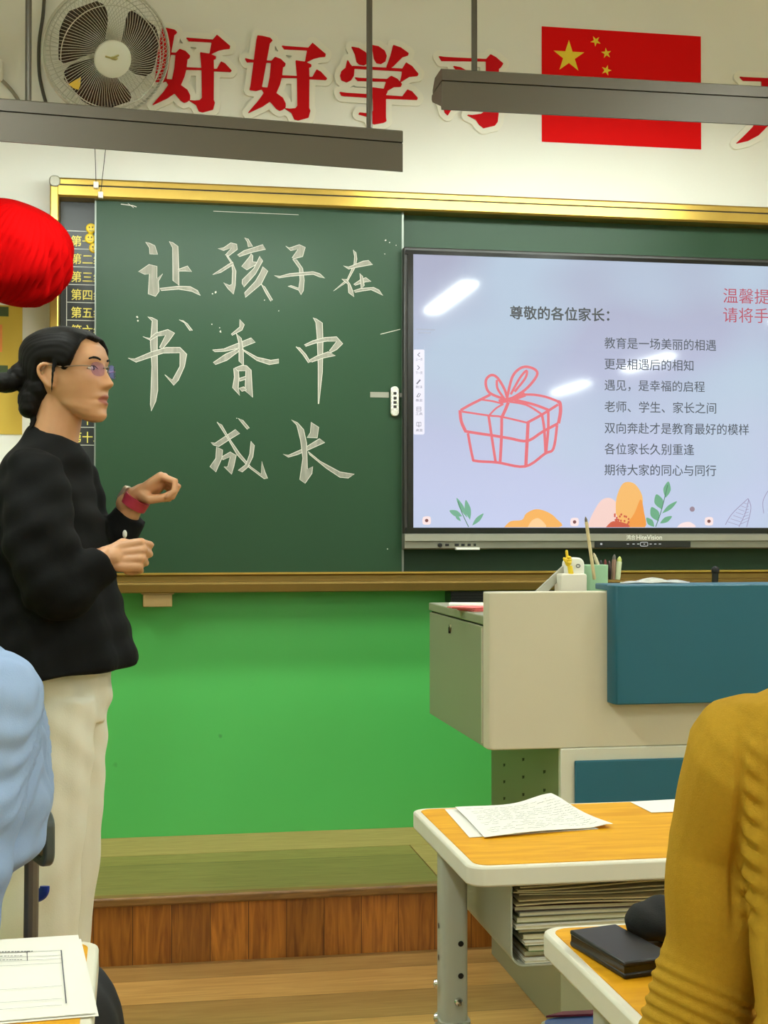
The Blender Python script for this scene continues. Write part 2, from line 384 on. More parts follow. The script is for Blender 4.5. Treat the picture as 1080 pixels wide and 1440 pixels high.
m.loft([[Vector((BX0, y, z)) for y, z in prof], [Vector((BX1, y, z)) for y, z in prof]]); m.build('chalk_tray', GOLD2, bd, False)
MB().box((BX0, 4.5965, 1.041), (BX1, 4.6, 1.047)).build('tray_edge', GOLD, bd, False)
a = onY(201, 833, 4.6); b = onY(242, 853, 4.6)
m = MB().box((a.x, 4.585, b.z), (b.x, W, a.z)); m.box((a.x - .006, 4.58, a.z - .006), (b.x + .006, W, a.z)); m.build('tray_bracket', mat('tan_painted_wood', rgb(150, 122, 74), .6), bd, True, .002)
a = onY(632, 832, 4.63); b = onY(700, 847, 4.63)
tr = MB(); tr.box((a.x, 4.61, b.z), (a.x + .5, W, .981))
for q in range(3): tr.box((a.x, 4.606, b.z + .004 + q * .01), (a.x + .5, 4.612, b.z + .009 + q * .01))
tag(tr.build('cable_trunking', BLACKP, None, False, base=Vector((a.x, 4.65, b.z))), 'black ribbed cable trunking below the chalk tray behind the podium', 'trunking')
# sliding leaf
SX0, SX1 = onY(134, 500, 4.635).x, onY(566.5, 500, 4.635).x; SZ0, SZ1 = 1.043, 2.247
leaf = MB().box((SX0, 4.635, SZ0), (SX1, 4.662, SZ1)).build('sliding_leaf', BOARDG, bd, True, .0015)
MB().box((SX1 - .004, 4.6335, SZ0), (SX1 + .003, 4.664, SZ1)).build('edge_strip', mat('grey_aluminium', rgb(120, 126, 118), .4, .7), leaf, False)
MB().box((SX0 - .003, 4.6335, SZ0), (SX0 + .002, 4.664, SZ1)).build('edge_strip', MATS['grey_aluminium'], leaf, False)
m = MB(); l0 = onY(548.5, 543, 4.63); l1 = onY(561.5, 586, 4.63)
m.prism([(p[0], 4.635, p[1]) for p in rrect(l0.x, l1.z, l1.x, l0.z, .013)], (0, -.012, 0)); lk = m.build('lock', CHROME, leaf, True, .003)
m = MB()
for q in (.028, .042, .056, .072): m.box(((l0.x + l1.x) / 2 - .005, 4.6215, l1.z + q), ((l0.x + l1.x) / 2 + .005, 4.6235, l1.z + q + .009))
m.build('keyhole', BLACKP, lk, False)
m = MB(); a = onY(521, 551, 4.63); b = onY(547, 559, 4.63); m.box((a.x, 4.633, b.z), (b.x, 4.6352, a.z)); m.build('tape_strip', mat('grey_tape', rgb(140, 138, 126), .4), leaf, False); MB().box((b.x + .035, 4.633, b.z + .002), (b.x + .046, 4.6352, a.z - .002)).build('tape_strip', MATS['grey_tape'], leaf, False)
# chalk writing, one mesh per character
A, B_, C_, D_, E_ = ((180, 320), 4.909), ((370, 320), 5.4), ((170, 430), 4.696), ((390, 430), 6.0), ((280, 570), 4.696)
CH = [
 (A, [[(122,100),(150,108),(185,125),(205,185),(150,182),(148,140)], [(72,305),(145,255),(200,268),(200,350),(240,318),(210,370),(215,440),(190,475),(140,458),(148,320),(115,322)],
  [(285,95),(310,105),(345,130),(350,260),(352,400),(310,365),(308,140)], [(345,290),(385,275),(410,265),(440,305),(400,300),(350,300)], [(220,420),(350,405),(430,408),(480,435),(500,468),(440,440),(350,425),(230,435)]]),
 (A, [[(622,145),(660,140),(710,105),(750,115),(755,150),(690,200),(672,190),(715,140),(660,158)], [(685,190),(720,240),(745,300),(740,400),(728,460),(690,420),(660,380),(700,400),(718,390),(722,300),(715,250),(680,195)],
  [(585,325),(700,250),(725,240),(728,255),(640,310)], [(805,70),(830,80),(860,130),(830,132),(825,100)], [(755,190),(800,160),(930,118),(950,150),(860,170),(770,200)],
  [(850,180),(862,195),(860,235),(890,240),(885,255),(820,292),(785,268),(840,200)], [(910,198),(930,230),(880,320),(800,410),(788,385),(790,360),(870,280)], [(930,270),(965,300),(920,390),(810,482),(805,450),(880,370),(915,310)], [(920,390),(945,410),(960,435),(998,500),(985,508),(950,450)]]),
 (B_, [[(172,140),(200,155),(275,130),(320,150),(300,220),(235,237),(220,230),(265,165),(210,175)], [(225,240),(255,245),(300,310),(312,400),(305,480),(288,510),(270,475),(190,445),(210,440),(270,460),(280,400),(275,310)], [(85,365),(130,370),(200,350),(380,335),(430,350),(468,385),(430,375),(380,355),(200,370),(120,382)]]),
 (B_, [[(685,170),(705,190),(712,240),(700,300),(640,410),(535,482),(640,390),(690,280),(695,220)], [(610,290),(650,300),(760,255),(800,250),(832,280),(720,300),(650,315)], [(598,390),(635,395),(660,430),(680,480),(690,525),(650,495),(645,430)],
  [(688,432),(740,395),(780,380),(820,410),(780,412),(700,438)], [(735,348),(755,370),(768,440),(745,465),(740,400)], [(688,480),(740,462),(840,455),(880,475),(910,515),(860,490),(820,472),(750,482),(700,492)]]),
 (C_, [[(178,72),(205,78),(240,95),(240,300),(243,560),(230,630),(200,695),(195,650),(205,400),(195,240),(207,100)], [(145,203),(190,215),(230,180),(310,157),(355,180),(320,230),(275,285),(255,275),(295,195),(240,200),(195,228)],
  [(48,345),(90,352),(200,305),(300,275),(390,275),(435,320),(420,400),(380,490),(350,525),(290,455),(340,490),(390,400),(390,310),(280,312),(210,335),(100,372)], [(385,92),(410,98),(440,120),(473,163),(455,163),(420,112)]]),
 (C_, [[(785,90),(815,125),(800,160),(735,195),(728,188),(785,140)], [(605,292),(680,285),(860,212),(888,240),(800,275),(690,300),(620,303)], [(762,182),(795,215),(808,290),(810,395),(780,365),(780,250)], [(770,285),(780,300),(700,360),(625,388),(610,375),(690,320)],
  [(800,285),(900,340),(990,360),(1042,352),(1042,378),(980,388),(900,362),(820,305)], [(745,415),(775,400),(780,480),(775,540),(785,592),(738,540),(750,470)], [(755,410),(800,392),(830,396),(860,425),(870,605),(820,560),(825,430),(770,430)], [(780,480),(825,465),(825,485),(785,498)], [(780,545),(810,535),(830,555),(800,565)]]),
 (D_, [[(302,100),(330,112),(380,145),(385,300),(380,560),(365,690),(350,828),(345,828),(345,500),(335,250),(325,140)], [(228,330),(300,295),(400,268),(500,262),(552,320),(500,370),(450,395),(440,380),(500,300),(420,298),(320,315),(240,342)], [(158,345),(190,355),(240,410),(280,475),(262,480),(215,410)], [(275,455),(330,425),(430,388),(490,420),(390,440),(290,475)]]),
 (E_, [[(78,245),(105,250),(240,160),(268,185),(210,220),(130,272),(95,262)], [(115,275),(155,295),(150,350),(110,440),(72,405),(110,350)], [(150,340),(205,308),(245,330),(230,400),(215,455),(165,405),(190,405),(205,340),(155,360)],
  [(118,110),(150,130),(200,220),(270,320),(340,405),(410,455),(415,370),(435,440),(452,482),(430,485),(330,410),(250,325),(190,220)], [(343,237),(365,265),(355,340),(320,410),(285,440),(258,430),(310,390),(335,320)], [(258,85),(290,100),(332,150),(318,158),(290,125)]]),
 (E_, [[(740,112),(790,145),(780,215),(712,212),(735,180)], [(555,322),(590,330),(690,285),(795,220),(830,245),(720,295),(650,325),(590,342)], [(610,95),(650,115),(690,160),(710,250),(715,420),(750,405),(745,450),(700,515),(665,490),(685,350),(670,230),(645,130)], [(720,305),(800,370),(930,440),(1025,455),(985,480),(930,475),(840,415),(730,325)]]),
]
for (o, s), strokes in CH:
    m = MB()
    for k, st in enumerate(strokes):
        P = sc(st, o, s); y = 4.6346 - .00012 * k
        m.add([onY(u, v, y) for u, v in P], [tuple(range(len(P)))], 0)
        ribbon(m, P, .9, y - .0001, 1, True)
    m.build('chalk_character', [CHALKF, CHALKE], leaf, False, recalc=False)
m = MB()                                                             # stray chalk dabs
for u, v, r in ((303, 411, 2.2), (299, 413, 1.2), (193, 446, 2), (194, 451, 1.3), (309, 461, .9), (310, 466, 2), (298, 456, 1), (542, 338, 1.4), (548, 341, 1), (557, 345, 1.1), (541, 357, .9), (372, 422, .8), (333, 588, .9), (392, 437, .8), (545, 772, 1)):
    m.add([onY(u + r * math.cos(a) * random.uniform(.5, 1.2), v + r * math.sin(a) * random.uniform(.5, 1.2), 4.6347) for a in [k * PI / 3.5 for k in range(7)]], [tuple(range(7))])
ribbon(m, [(170, 287), (186, 289), (192, 291)], 1.2, 4.6347); ribbon(m, [(188, 292), (180, 286)], .8, 4.6347); ribbon(m, [(300, 297), (420, 302)], .7, 4.6347); ribbon(m, [(535, 470), (563, 463)], 1, 4.6347)
m.build('chalk_specks', CHALKE, leaf, False, recalc=False)['kind'] = 'stuff'
# group chart on the black strip
m = MB(); Yc = 4.6675
for k in range(13):
    v = 324.5 + 25.1 * k; a = onY(94, v, Yc); m.box((a.x, Yc - .0004, a.z - .0012), (SX0 + .1, Yc, a.z + .0012))
a = onY(94, 324, Yc); b = onY(94, 324.5 + 25.1 * 12, Yc); m.box((a.x - .0012, Yc - .0004, b.z), (a.x + .0012, Yc, a.z))
m.build('chart_lines', mat('white_line_paint', rgb(196, 196, 186), .7), bd, False)
CHARTY = mat('yellow_lettering', rgb(222, 206, 96), .6)
for k, ch in enumerate('一 二 三 四 五 六 七 八 九 十 十一 十二'.split()):
    m = MB(); v = 338.5 + 25.1 * k; a = onY(100, v + 8, Yc); s_ = '第' + ch + '组'; w_ = .0345 * len(s_)
    wall_text(m, s_, a.x, a.z, w_, .036, Yc - .0006, .012); m.build('chart_row', CHARTY, bd, False, recalc=False)
# smiley magnets
for (u, v), lb in zip(((128, 321), (126.5, 335), (132.5, 348.5)), ('topmost of the three by the chart', 'between the other two by the chart', 'lowest of the three, half behind the board leaf')):
    c = onY(u, v, 4.66); m = MB().lathe([(0, 0), (.0165, 0), (.0165, .004), (.013, .007), (0, .0075)], (c.x, 4.6665, c.z), 20, (0, -1, 0))
    o = m.build('smiley_magnet', YEL, None, base=c); tag(o, f'round yellow smiley magnet, {lb}', 'magnet', 'smiley magnets on the chart')
    f = MB()
    for s_ in (-.005, .005): f.ball((c.x + s_, 4.6592, c.z + .003), (.002, .001, .003), 8)
    f.tube([(c.x + .009 * math.cos(t), 4.6594 + .001 * abs(math.cos(t)), c.z - .001 + .008 * math.sin(t)) for t in [PI * (1.1 + .08 * q) for q in range(11)]], .001, 6)
    f.build('face', BLACKP, o)
# ------------------------------------------------------------------ interactive display
TY = 4.60
tx0, tz1 = onY(568, 346.5, TY).x, onY(568, 346.5, TY).z; sx0 = onY(581, 500, TY).x; sz1 = onY(581, 357.5, TY).z; sz0 = onY(581, 742, TY).z
sx1 = sx0 + (sz1 - sz0) * 16 / 9; tx1 = sx1 + (sx0 - tx0); bz1 = onY(581, 750.5, TY).z; bz0 = onY(575, 772.5, TY).z; bzm = onY(581, 761.5, TY).z
tv = thing('interactive_display', 'big flat touch display showing a lavender slide, set in the chalkboard', 'display', ((tx0 + tx1) / 2, 4.66, bz0))
MB().box((tx0, TY + .004, bz1), (tx1, 4.671, tz1)).build('body', mat('charcoal_casing', rgb(46, 44, 42), .4), tv, True, .004)
m = MB()
for a, b in (((tx0 + .006, sz1), (tx1 - .006, tz1 - .012)), ((tx0 + .006, bz1), (tx1 - .006, sz0)), ((tx0 + .012, sz0), (sx0, sz1)), ((sx1, sz0), (tx1 - .012, sz1))): m.box((a[0], TY - .003, a[1]), (b[0], TY + .006, b[1]))
m.build('bezel', mat('black_glass_border', rgb(8, 8, 9), .15), tv, False)
def slide_mat():
    m = bpy.data.materials.new('slide_background'); m.use_nodes = True; t = NT(m); p = t.n['Principled BSDF']
    p.inputs['Base Color'].default_value = (.008, .008, .009, 1); p.inputs['Roughness'].default_value = .05
    sp = t.new('ShaderNodeSeparateXYZ'); tc = t.new('ShaderNodeTexCoord'); t.l.new(tc.outputs['Object'], sp.inputs[0])
    v = t.mix(t.ramp(sp.outputs[2], .08, .95), rgb(196, 204, 236), rgb(172, 176, 200))
    c = t.mix(t.ramp(t.noise(1.6, t.coord((1, 1, 1.3)), 1), .42, .62), v, rgb(184, 202, 222)); 
    t.l.new(c, p.inputs['Emission Color']); p.inputs['Emission Strength'].default_value = 1.0; return m
scr = MB().box((sx0, TY, sz0), (sx1, TY + .004, sz1)).build('screen', slide_mat(), tv, False)
NAVY = emit('slide_dark_text', rgb(62, 70, 84)); 
def sline(name, s, u0, u1, vb, hpx, bold, m_):
    mb = MB(); a = onY(u0, vb, TY); x1 = onY(u1, vb, TY).x; wall_text(mb, s, a.x, a.z, x1 - a.x, onY(u0, vb - hpx, TY).z - a.z, TY - .0006, bold)
    return mb.build(name, m_, scr, False, recalc=False)
sline('slide_title', '尊敬的各位家长：', 717, 857, 449, 19.5, .022, emit('slide_title_text', rgb(48, 54, 62)))
for s, u1, v in (('教育是一场美丽的相遇', 1007, 490), ('更是相遇后的相知', 975, 519.5), ('遇见，是幸福的启程', 991, 549.5), ('老师、学生、家长之间', 1007, 579.5), ('双向奔赴才是教育最好的模样', 1053, 609.5), ('各位家长久别重逢', 976, 639), ('期待大家的同心与同行', 1007, 668.5)):
    sline('slide_verse', s, 850, u1, v, 16, .004, NAVY)
PINKR = emit('slide_red_text', rgb(178, 54, 82))
sline('slide_notice', '温馨提示', 1017, 1103, 426, 21, .0, PINKR); sline('slide_notice', '请将手机', 1017, 1103, 453, 21, .0, PINKR)
m = MB(); ribbon(m, [(585, 463), (612, 464)], 1.5, TY - .0004); ribbon(m, [(588, 468), (606, 468)], 1.2, TY - .0004)
m.build('slide_mark', emit('slide_faint_grey', rgb(168, 174, 192)), scr, False, recalc=False)
def sp(pts): return sc(pts, (620, 500), 5.4)
m = MB(); GL = [([(150,415),(220,375),(300,335),(375,297)],20), ([(160,425),(360,455),(460,465),(655,510)],15), ([(655,510),(765,450),(890,372)],20), ([(888,348),(905,365),(908,430),(893,515)],26), ([(600,297),(700,297),(800,315),(905,355)],18),
 ([(145,415),(155,500),(190,580)],24), ([(185,575),(290,592),(380,605),(520,628),(655,648),(770,580),(890,515)],21), ([(662,510),(655,645),(645,840)],25), ([(205,590),(240,770),(265,800),(430,812),(640,842),(790,745),(855,705),(882,530)],20),
 ([(362,455),(385,610),(415,805)],20), ([(462,465),(460,620),(450,808)],22), ([(370,450),(420,400),(475,368)],14), ([(460,475),(490,410),(512,355)],24), ([(768,450),(785,560),(795,750)],20), ([(815,408),(815,560),(798,745)],20),
 ([(520,350),(650,375),(765,445)],16), ([(540,332),(700,370),(815,412)],20), ([(310,335),(400,348),(470,368)],14), ([(495,335),(380,290),(345,240),(345,180),(385,148),(430,170),(480,250),(505,325)],20), ([(480,325),(430,250),(425,185)],18),
 ([(500,330),(540,170),(590,105),(650,85),(720,110),(725,160),(640,260),(520,335)],20), ([(530,295),(600,170),(650,115),(642,170),(560,275)],18), ([(440,350),(540,330),(640,295)],34)]
for k, (pl, w_) in enumerate(GL): ribbon(m, smooth_line(sp(pl), 5), w_ / 5.4, TY - .0005 - .00003 * k)
m.build('gift_box_drawing', emit('slide_coral', rgb(226, 104, 116)), scr, False, recalc=False)
def patch(name, col, polys, dy=0):
    m = MB()
    for k, P in enumerate(polys):
        P = [tuple(q) for q in smooth_line(list(P) + [P[0]], 4)[:-1]]
        m.add([onY(u, min(v, 741.5), TY - .0005 - dy - .00005 * k) for u, v in P], [tuple(range(len(P)))])
    return m.build(name, emit('slide_' + '_'.join(str(c) for c in col), rgb(*col)), scr, False, recalc=False)
def leafp(x0, y0, x1, y1, w): 
    dx, dy = x1 - x0, y1 - y0; L = math.hypot(dx, dy); nx, ny = -dy / L * w, dx / L * w
    return [(x0, y0), (x0 + dx*.3 + nx*.8, y0 + dy*.3 + ny*.8), (x0 + dx*.6 + nx, y0 + dy*.6 + ny), (x1, y1), (x0 + dx*.6 - nx, y0 + dy*.6 - ny), (x0 + dx*.3 - nx*.8, y0 + dy*.3 - ny*.8)]
patch('orange_blossom_drawing', (246, 178, 92), [[(709,741.5),(718,733),(734,731),(740,722),(754,716),(770,720),(782,729),(786,741.5)]])
patch('blossom_shade', (250, 206, 150), [[(742,741.5),(748,732),(758,729),(768,741.5)]], .0002)
patch('flower_petal_drawing', (244, 208, 200), [[(826,741.5),(832,725),(844,705),(856,700),(866,706),(872,722),(872,741.5)]])
patch('flower_petal_drawing', (244, 184, 104), [[(866,722),(867,700),(876,680),(890,679),(900,690),(904,704),(900,722),(885,735),(874,736)]], .0003)
patch('flower_petal_drawing', (240, 152, 62), [[(880,738),(892,722),(901,702),(906,722),(907,741.5),(880,741.5)]], .0006)
patch('flower_stamens', (206, 84, 60), [[(866 + dx, 736 + dy), (867.6 + dx, 734.5 + dy), (869 + dx, 736 + dy), (867.6 + dx, 738 + dy)] for dx, dy in [(random.uniform(-6, 17), random.uniform(-13, 4)) for _ in range(26)]] + [[(852,741.5),(862,733),(880,736),(884,741.5)]], .001)
patch('leaf_sprig_drawing', (112, 172, 142), [leafp(650, 726, 632, 718, 4), leafp(657, 728, 642, 700, 3), leafp(661, 731, 655, 703, 4), leafp(664, 739, 680, 722, 3), leafp(648, 733, 640, 724, 2)])
patch('leaf_sprig_drawing', (104, 168, 130), [leafp(936, 700, 940, 677, 5), leafp(930, 716, 923, 695, 6), leafp(926, 733, 916, 713, 6), leafp(931, 722, 952, 705, 3), leafp(928, 736, 945, 726, 3.5), leafp(920, 741, 909, 728, 4)])
m = MB()
for pl in ([(659,741),(650,722),(644,705)], [(922,741),(930,718),(939,682)]): ribbon(m, smooth_line(pl), 1.1, TY - .0009)
m.build('sprig_stem', emit('slide_stem_green', rgb(70, 120, 96)), scr, False, recalc=False)
m = MB()
for pl in ([(1039,741),(1048,722),(1053,702)], [(1020,738),(1030,722),(1052,701)], [(1052,701),(1056,715),(1050,741)]): ribbon(m, smooth_line(pl), .9, TY - .0006)
for q in range(7): ribbon(m, [(1040 + q*1.8, 739 - q*5), (1024 + q*3.6, 734 - q*4.5)], .6, TY - .0006); ribbon(m, [(1041 + q*1.8, 737 - q*5), (1053, 732 - q*4)], .6, TY - .0006)
ribbon(m, smooth_line([(1080, 690), (1073, 705), (1074, 722)]), .8, TY - .0006)
m.build('skeleton_leaf_drawing', emit('slide_mauve', rgb(150, 140, 176)), scr, False, recalc=False)
def disc(u, v, r, n=12): return [(u + r * math.cos(2*PI*k/n), v + r * math.sin(2*PI*k/n)) for k in range(n)]
patch('dot_drawing', (250, 226, 226), [[(u-5, v-5), (u, v-6), (u+5, v-5), (u+6, v), (u+5, v+5), (u, v+6), (u-5, v+5), (u-6, v)] for u, v in ((600, 732), (808, 734), (997, 733))] + [[(952,741.5),(958,736),(970,734),(978,741.5)]])
patch('dot_drawing', (120, 66, 70), [disc(u, v, 2.4) for u, v in ((600, 732), (808, 734), (997, 733))], .0004)
patch('dot_drawing', (150, 130, 146), [disc(973.5, 716, 3.6)])
patch('tool_palette', (238, 236, 250), [[(u, v) for u, v in rrect(581.5, 491.5, 597, 611, 2.5, 3)]])
m = MB(); y = TY - .0012
for v in (499, 517): ribbon(m, [(587.2, v), (590.5, v - 3)] if v == 499 else [(587, v - 3), (590, v)], 1, y); ribbon(m, [(587.2, v), (590.5, v + 2.5)] if v == 499 else [(587, v + 3), (590, v)], 1, y)
ribbon(m, [(586, 540), (591, 534)], 2, y); ribbon(m, [(586, 558), (589, 553), (591.5, 554), (589, 558), (586, 558)], 1, y)
for v0, v1 in ((572.5, 578), (594, 599)): ribbon(m, [(586, v0), (592, v0), (592, v1), (586, v1)], .9, y, 0, True)
ribbon(m, [(589, 594), (589, 601)], .8, y); ribbon(m, [(586, 575), (592, 575)], .8, y)
for v, s_ in ((505.5, '上一页'), (524.5, '下一页'), (544, '批注'), (563, '橡皮'), (582, '工具'), (605, '桌面')):
    a = onY(584.5, v + 1.8, TY); wall_text(m, s_, a.x, a.z, onY(594, v, TY).x - a.x, onY(584.5, v - 2, TY).z - a.z, y)
m.build('palette_icons', emit('slide_icon_grey', rgb(120, 118, 136)), scr, False, recalc=False)
# lower bar with ports, brand and keys
ALU = mat('silver_bar', rgb(140, 138, 124), .45, .5)
m = MB(); m.loft([[Vector((x, y, z)) for y, z in ((4.671, bz1), (TY - .006, bz1), (TY - .016, bz1 - .004), (TY - .018, bzm + .002), (TY - .014, bzm), (4.671, bzm))] for x in (tx0, tx1)])
bar = m.build('lower_bar', ALU, tv, False)
m = MB(); m.loft([[Vector((x, y, z)) for y, z in ((4.671, bzm), (TY - .012, bzm), (TY - .012, bz0 + .004), (TY - .006, bz0), (4.671, bz0))] for x in (tx0, tx1)]); m.build('lower_strip', mat('silver_strip', rgb(128, 126, 112), .45, .5), tv, False)
yb = TY - .0125
def bx(u0, v0, u1, v1, name, m_, d=.003, par=None):
    a = onY(u0, v0, yb); b = onY(u1, v1, yb); return MB().box((a.x, yb - d, b.z), (b.x, yb + .004, a.z)).build(name, m_, par or tv, True, .0008)
c = onY(618.5, 766.5, yb); MB().lathe([(.0075, 0), (.0075, .004), (.005, .005), (.004, .003), (0, .003)], (c.x, yb, c.z), 18, (0, -1, 0)).build('power_button', BLACKP, tv)
for u0, u1 in ((626, 631.5), (639.5, 645.5), (648.5, 653.5), (657.5, 662), (666, 669.5)): bx(u0, 764.5, u1, 768, 'port', BLACKP, .001)
bx(640, 770, 673, 773, 'port_flap', WHITEP, .018)
kp = bx(836, 760.5, 971, 770, 'key_panel', BLACKP, .002); KEY = emit('key_glyph', rgb(190, 190, 190), .8)
m = MB(); y = yb - .0026
for u in (883, 891, 897.5, 915, 921.5, 928): ribbon(m, [(u - 1.6, 765), (u + 1.6, 765)], 1.2, y)
ribbon(m, rrect(900.5, 762.5, 911, 768, 1.8, 3), 1.0, y, 0, True); ribbon(m, [(905, 765.2), (907, 765.2)], 1.4, y); ribbon(m, [(844, 765), (847, 765)], 2.6, y)
m.build('key_marks', KEY, kp, False, recalc=False)
m = MB(); a = onY(881, 759.5, TY - .0186); wall_text(m, '鸿合', a.x, a.z + .001, onY(893.5, 759, TY - .0186).x - a.x, .0165, TY - .0186, .012); a2 = onY(895, 759.5, TY - .0186); wall_text(m, 'HiteVision', a2.x, a2.z + .001, onY(931, 759, TY - .0186).x - a2.x, .0165, TY - .0186, .018)
m.build('brand_lettering', mat('pale_lettering', rgb(226, 224, 214), .5), bar, False, recalc=False)
# ------------------------------------------------------------------ wall lettering and flag
HAO = [[(250,155),(300,160),(385,180),(408,205),(395,220),(380,232),(288,735),(230,750),(165,740),(175,700),(240,200)], [(115,402),(165,415),(230,424),(400,430),(400,445),(230,438),(135,440)],
 [(440,388),(500,410),(550,460),(545,480),(522,495),(510,600),(490,680),(450,775),(390,860),(300,920),(150,990),(200,930),(270,850),(320,775),(360,720),(385,600),(400,430)], [(285,715),(360,722),(450,780),(520,830),(550,890),(550,930),(520,955),(490,965),(455,945),(390,870),(330,790)],
 [(515,265),(545,270),(800,288),(845,235),(985,355),(980,380),(920,385),(860,400),(765,445),(790,310),(540,298)], [(665,425),(765,440),(830,470),(828,490),(805,500),(808,600),(805,940),(818,970),(800,1040),(690,1070),(650,1060),(620,990),(550,945),(600,950),(660,945),(685,915),(680,600)],
 [(510,588),(680,595),(680,610),(510,608)], [(800,605),(845,605),(890,525),(930,545),(1000,620),(990,632),(800,622)]]
XUE = [[(145,108),(185,115),(225,140),(240,165),(238,200),(215,213),(190,208),(175,195),(165,150)], [(258,97),(300,105),(335,130),(347,160),(340,190),(315,205),(290,200),(275,175),(268,130)], [(388,98),(430,112),(475,145),(472,155),(440,165),(385,220),(348,240),(350,220),(372,160)],
 [(120,185),(135,210),(158,235),(155,275),(140,300),(115,312),(85,300),(78,275),(85,250),(110,230)], [(150,220),(440,236),(462,200),(495,220),(532,265),(528,275),(480,280),(428,312),(438,270),(440,248),(160,232)], [(165,287),(185,290),(350,297),(375,278),(410,295),(436,325),(430,338),(390,340),(355,360),(330,362),(348,308),(180,304)],
 [(265,345),(300,350),(340,355),(352,365),(350,375),(342,385),(342,520),(345,540),(330,548),(275,558),(262,550),(240,515),(185,500),(190,492),(250,498),(272,480),(268,400)], [(75,372),(110,377),(440,398),(470,358),(495,368),(528,405),(525,415),(340,408),(100,393),(85,390)]]
XI = [[(655,163),(690,168),(930,180),(955,152),(985,168),(1028,205),(1015,225),(1002,235),(1000,500),(995,545),(980,565),(915,580),(890,560),(870,530),(820,505),(850,507),(900,500),(915,490),(930,400),(930,190),(670,187)], [(740,220),(780,228),(820,250),(850,290),(840,310),(810,300),(770,260)], [(660,405),(700,420),(800,370),(905,340),(905,350),(800,410),(720,480),(705,505),(690,490),(675,440)]]
TIAN = [[(215,288),(260,295),(1000,330),(1080,270),(1200,350),(1195,368),(260,337)], [(535,310),(760,310),(760,500),(720,750),(610,1000),(480,1130),(330,1210),(165,1248),(260,1160),(400,1020),(490,850),(530,600)], [(60,640),(1000,685),(1070,620),(1180,700),(1170,715),(70,665)], [(740,620),(900,850),(1100,1000),(1290,1060),(1150,1180),(1000,1200),(850,1000),(740,760)]]
h2 = sc(HAO, (0, 0), 1) if False else [sc(p, (330, 30), 7.714) for p in HAO]
h1 = [[(x - 134.3, y - 11.3) for x, y in p] for p in h2]
for polys, lb in ((h1, 'red cut-out character on white foam, half behind the wall fan'), (h2, 'red cut-out character on white foam between the fan and the lamp rod'), ([sc(p, (460, 40), 4.154) for p in XUE], 'red cut-out character crossed by the lamp rod, above the lower board lamp'),
                  ([sc(p, (460, 40), 4.154) for p in XI], 'red cut-out character left of the flag, mostly hidden by the higher board lamp'), ([sc(p, (1020, 80), 10.29) for p in TIAN], 'red cut-out character right of the flag, half behind the higher board lamp')):
    a = np.vstack([np.array(p) for p in polys]).mean(0); root = thing('wall_character', lb, 'letter', onY(a[0], a[1], W), 'slogan characters on the wall')
    m = MB(); cutout(m, polys, 8.6, 1.5, 4.688, .012); m.build('backing', FOAM, root, False)
    m = MB(); cutout(m, polys, .5, 1.0, 4.684, .004); m.build('letter_face', RED, root, False)
fa, fb = onY(762, 37, 4.697), onY(986, 209, 4.697); fz0 = onY(762, 199, 4.697).z
flag = MB().box((fa.x, 4.6965, fz0), (fb.x, W, fa.z)).build('flag', mat('red_flag_vinyl', rgb(224, 4, 6), .6, 0, .02, spec=.12), None, False, base=Vector((fa.x, W, fz0)))
tag(flag, 'red national flag with yellow stars stuck on the wall', 'flag')
fw = fb.x - fa.x; un = fw / 30
for cx, cz, r, rot in ((5, 5, 3, 90), (10, 2, 1, 121), (12, 4, 1, 98), (12, 7, 1, 74), (10, 9, 1, 51)):
    X = fa.x + cx * un; Z = fa.z - cz * (fa.z - fz0) / 20
    P = [(X + un * (r if q % 2 == 0 else r * .382) * math.cos(math.radians(rot + 36 * q)), 4.6962, Z + un * (r if q % 2 == 0 else r * .382) * math.sin(math.radians(rot + 36 * q))) for q in range(10)]
    MB().add(P, [tuple(range(10))]).build('star', YEL, flag, False, recalc=False)
# ------------------------------------------------------------------ wall fan
FGREY = mat('fan_wire_paint', rgb(196, 194, 182), .4, .3); FBLADE = mat('brown_tinted_blade', rgb(60, 30, 22), .25, 0, .05)
FBLADE.node_tree.nodes['Principled BSDF'].inputs['Alpha'].default_value = .9
fc = dep(150, 74, 4.42); fax = (Vector((.30, -1, -.62))).normalized(); fsx = fax.cross(Vector((0, 0, 1))).normalized() * -1; fsz = fax.cross(fsx) * -1
if fsz.z < 0: fsz = -fsz
if fsx.x < 0: fsx = -fsx
fan = thing('wall_fan', 'white wall fan with dark brown blades in a wire cage above the board', 'fan', fc)
def fp(r, a, h): return fc + fsx * (r * math.cos(a)) + fsz * (r * math.sin(a)) + fax * h
RF = .197
def cage(name, sgn, n, prof):
    m = MB()
    for k in range(n):
        a0 = 2*PI*k/n; m.tube([fp(r, a0 + (tw if sgn > 0 else -tw), h * sgn) for r, h, tw in prof], .0008, 5)
    for r, h in ((prof[len(prof)//2][0], prof[len(prof)//2][1]), (prof[-2][0], prof[-2][1])): m.tube([fp(r, 2*PI*q/48, h * sgn) for q in range(48)], .0016, 6, close=True)
    return m.build(name, FGREY, fan)
cage('front_cage', 1, 96, [(.055, .082, .0), (.085, .082, .10), (.12, .076, .2), (.155, .060, .28), (.182, .038, .33), (.194, .015, .36), (RF, .0, .37)])
cage('back_cage', -1, 72, [(.05, .085, 0), (.09, .084, .1), (.13, .074, .18), (.165, .052, .25), (.188, .025, .3), (RF, .0, .33)])
m = MB()
for h in (-.004, .004): m.tube([fp(RF, 2*PI*q/56, h) for q in range(56)], .0042, 8, close=True)
m.build('rim', FGREY, fan)
MB().lathe([(0, .094), (.03, .093), (.046, .09), (.056, .084), (.058, .078), (.052, .076), (0, .076)], fc, 32, fax).build('hub_badge', mat('pearl_badge', rgb(222, 222, 208), .3), fan)
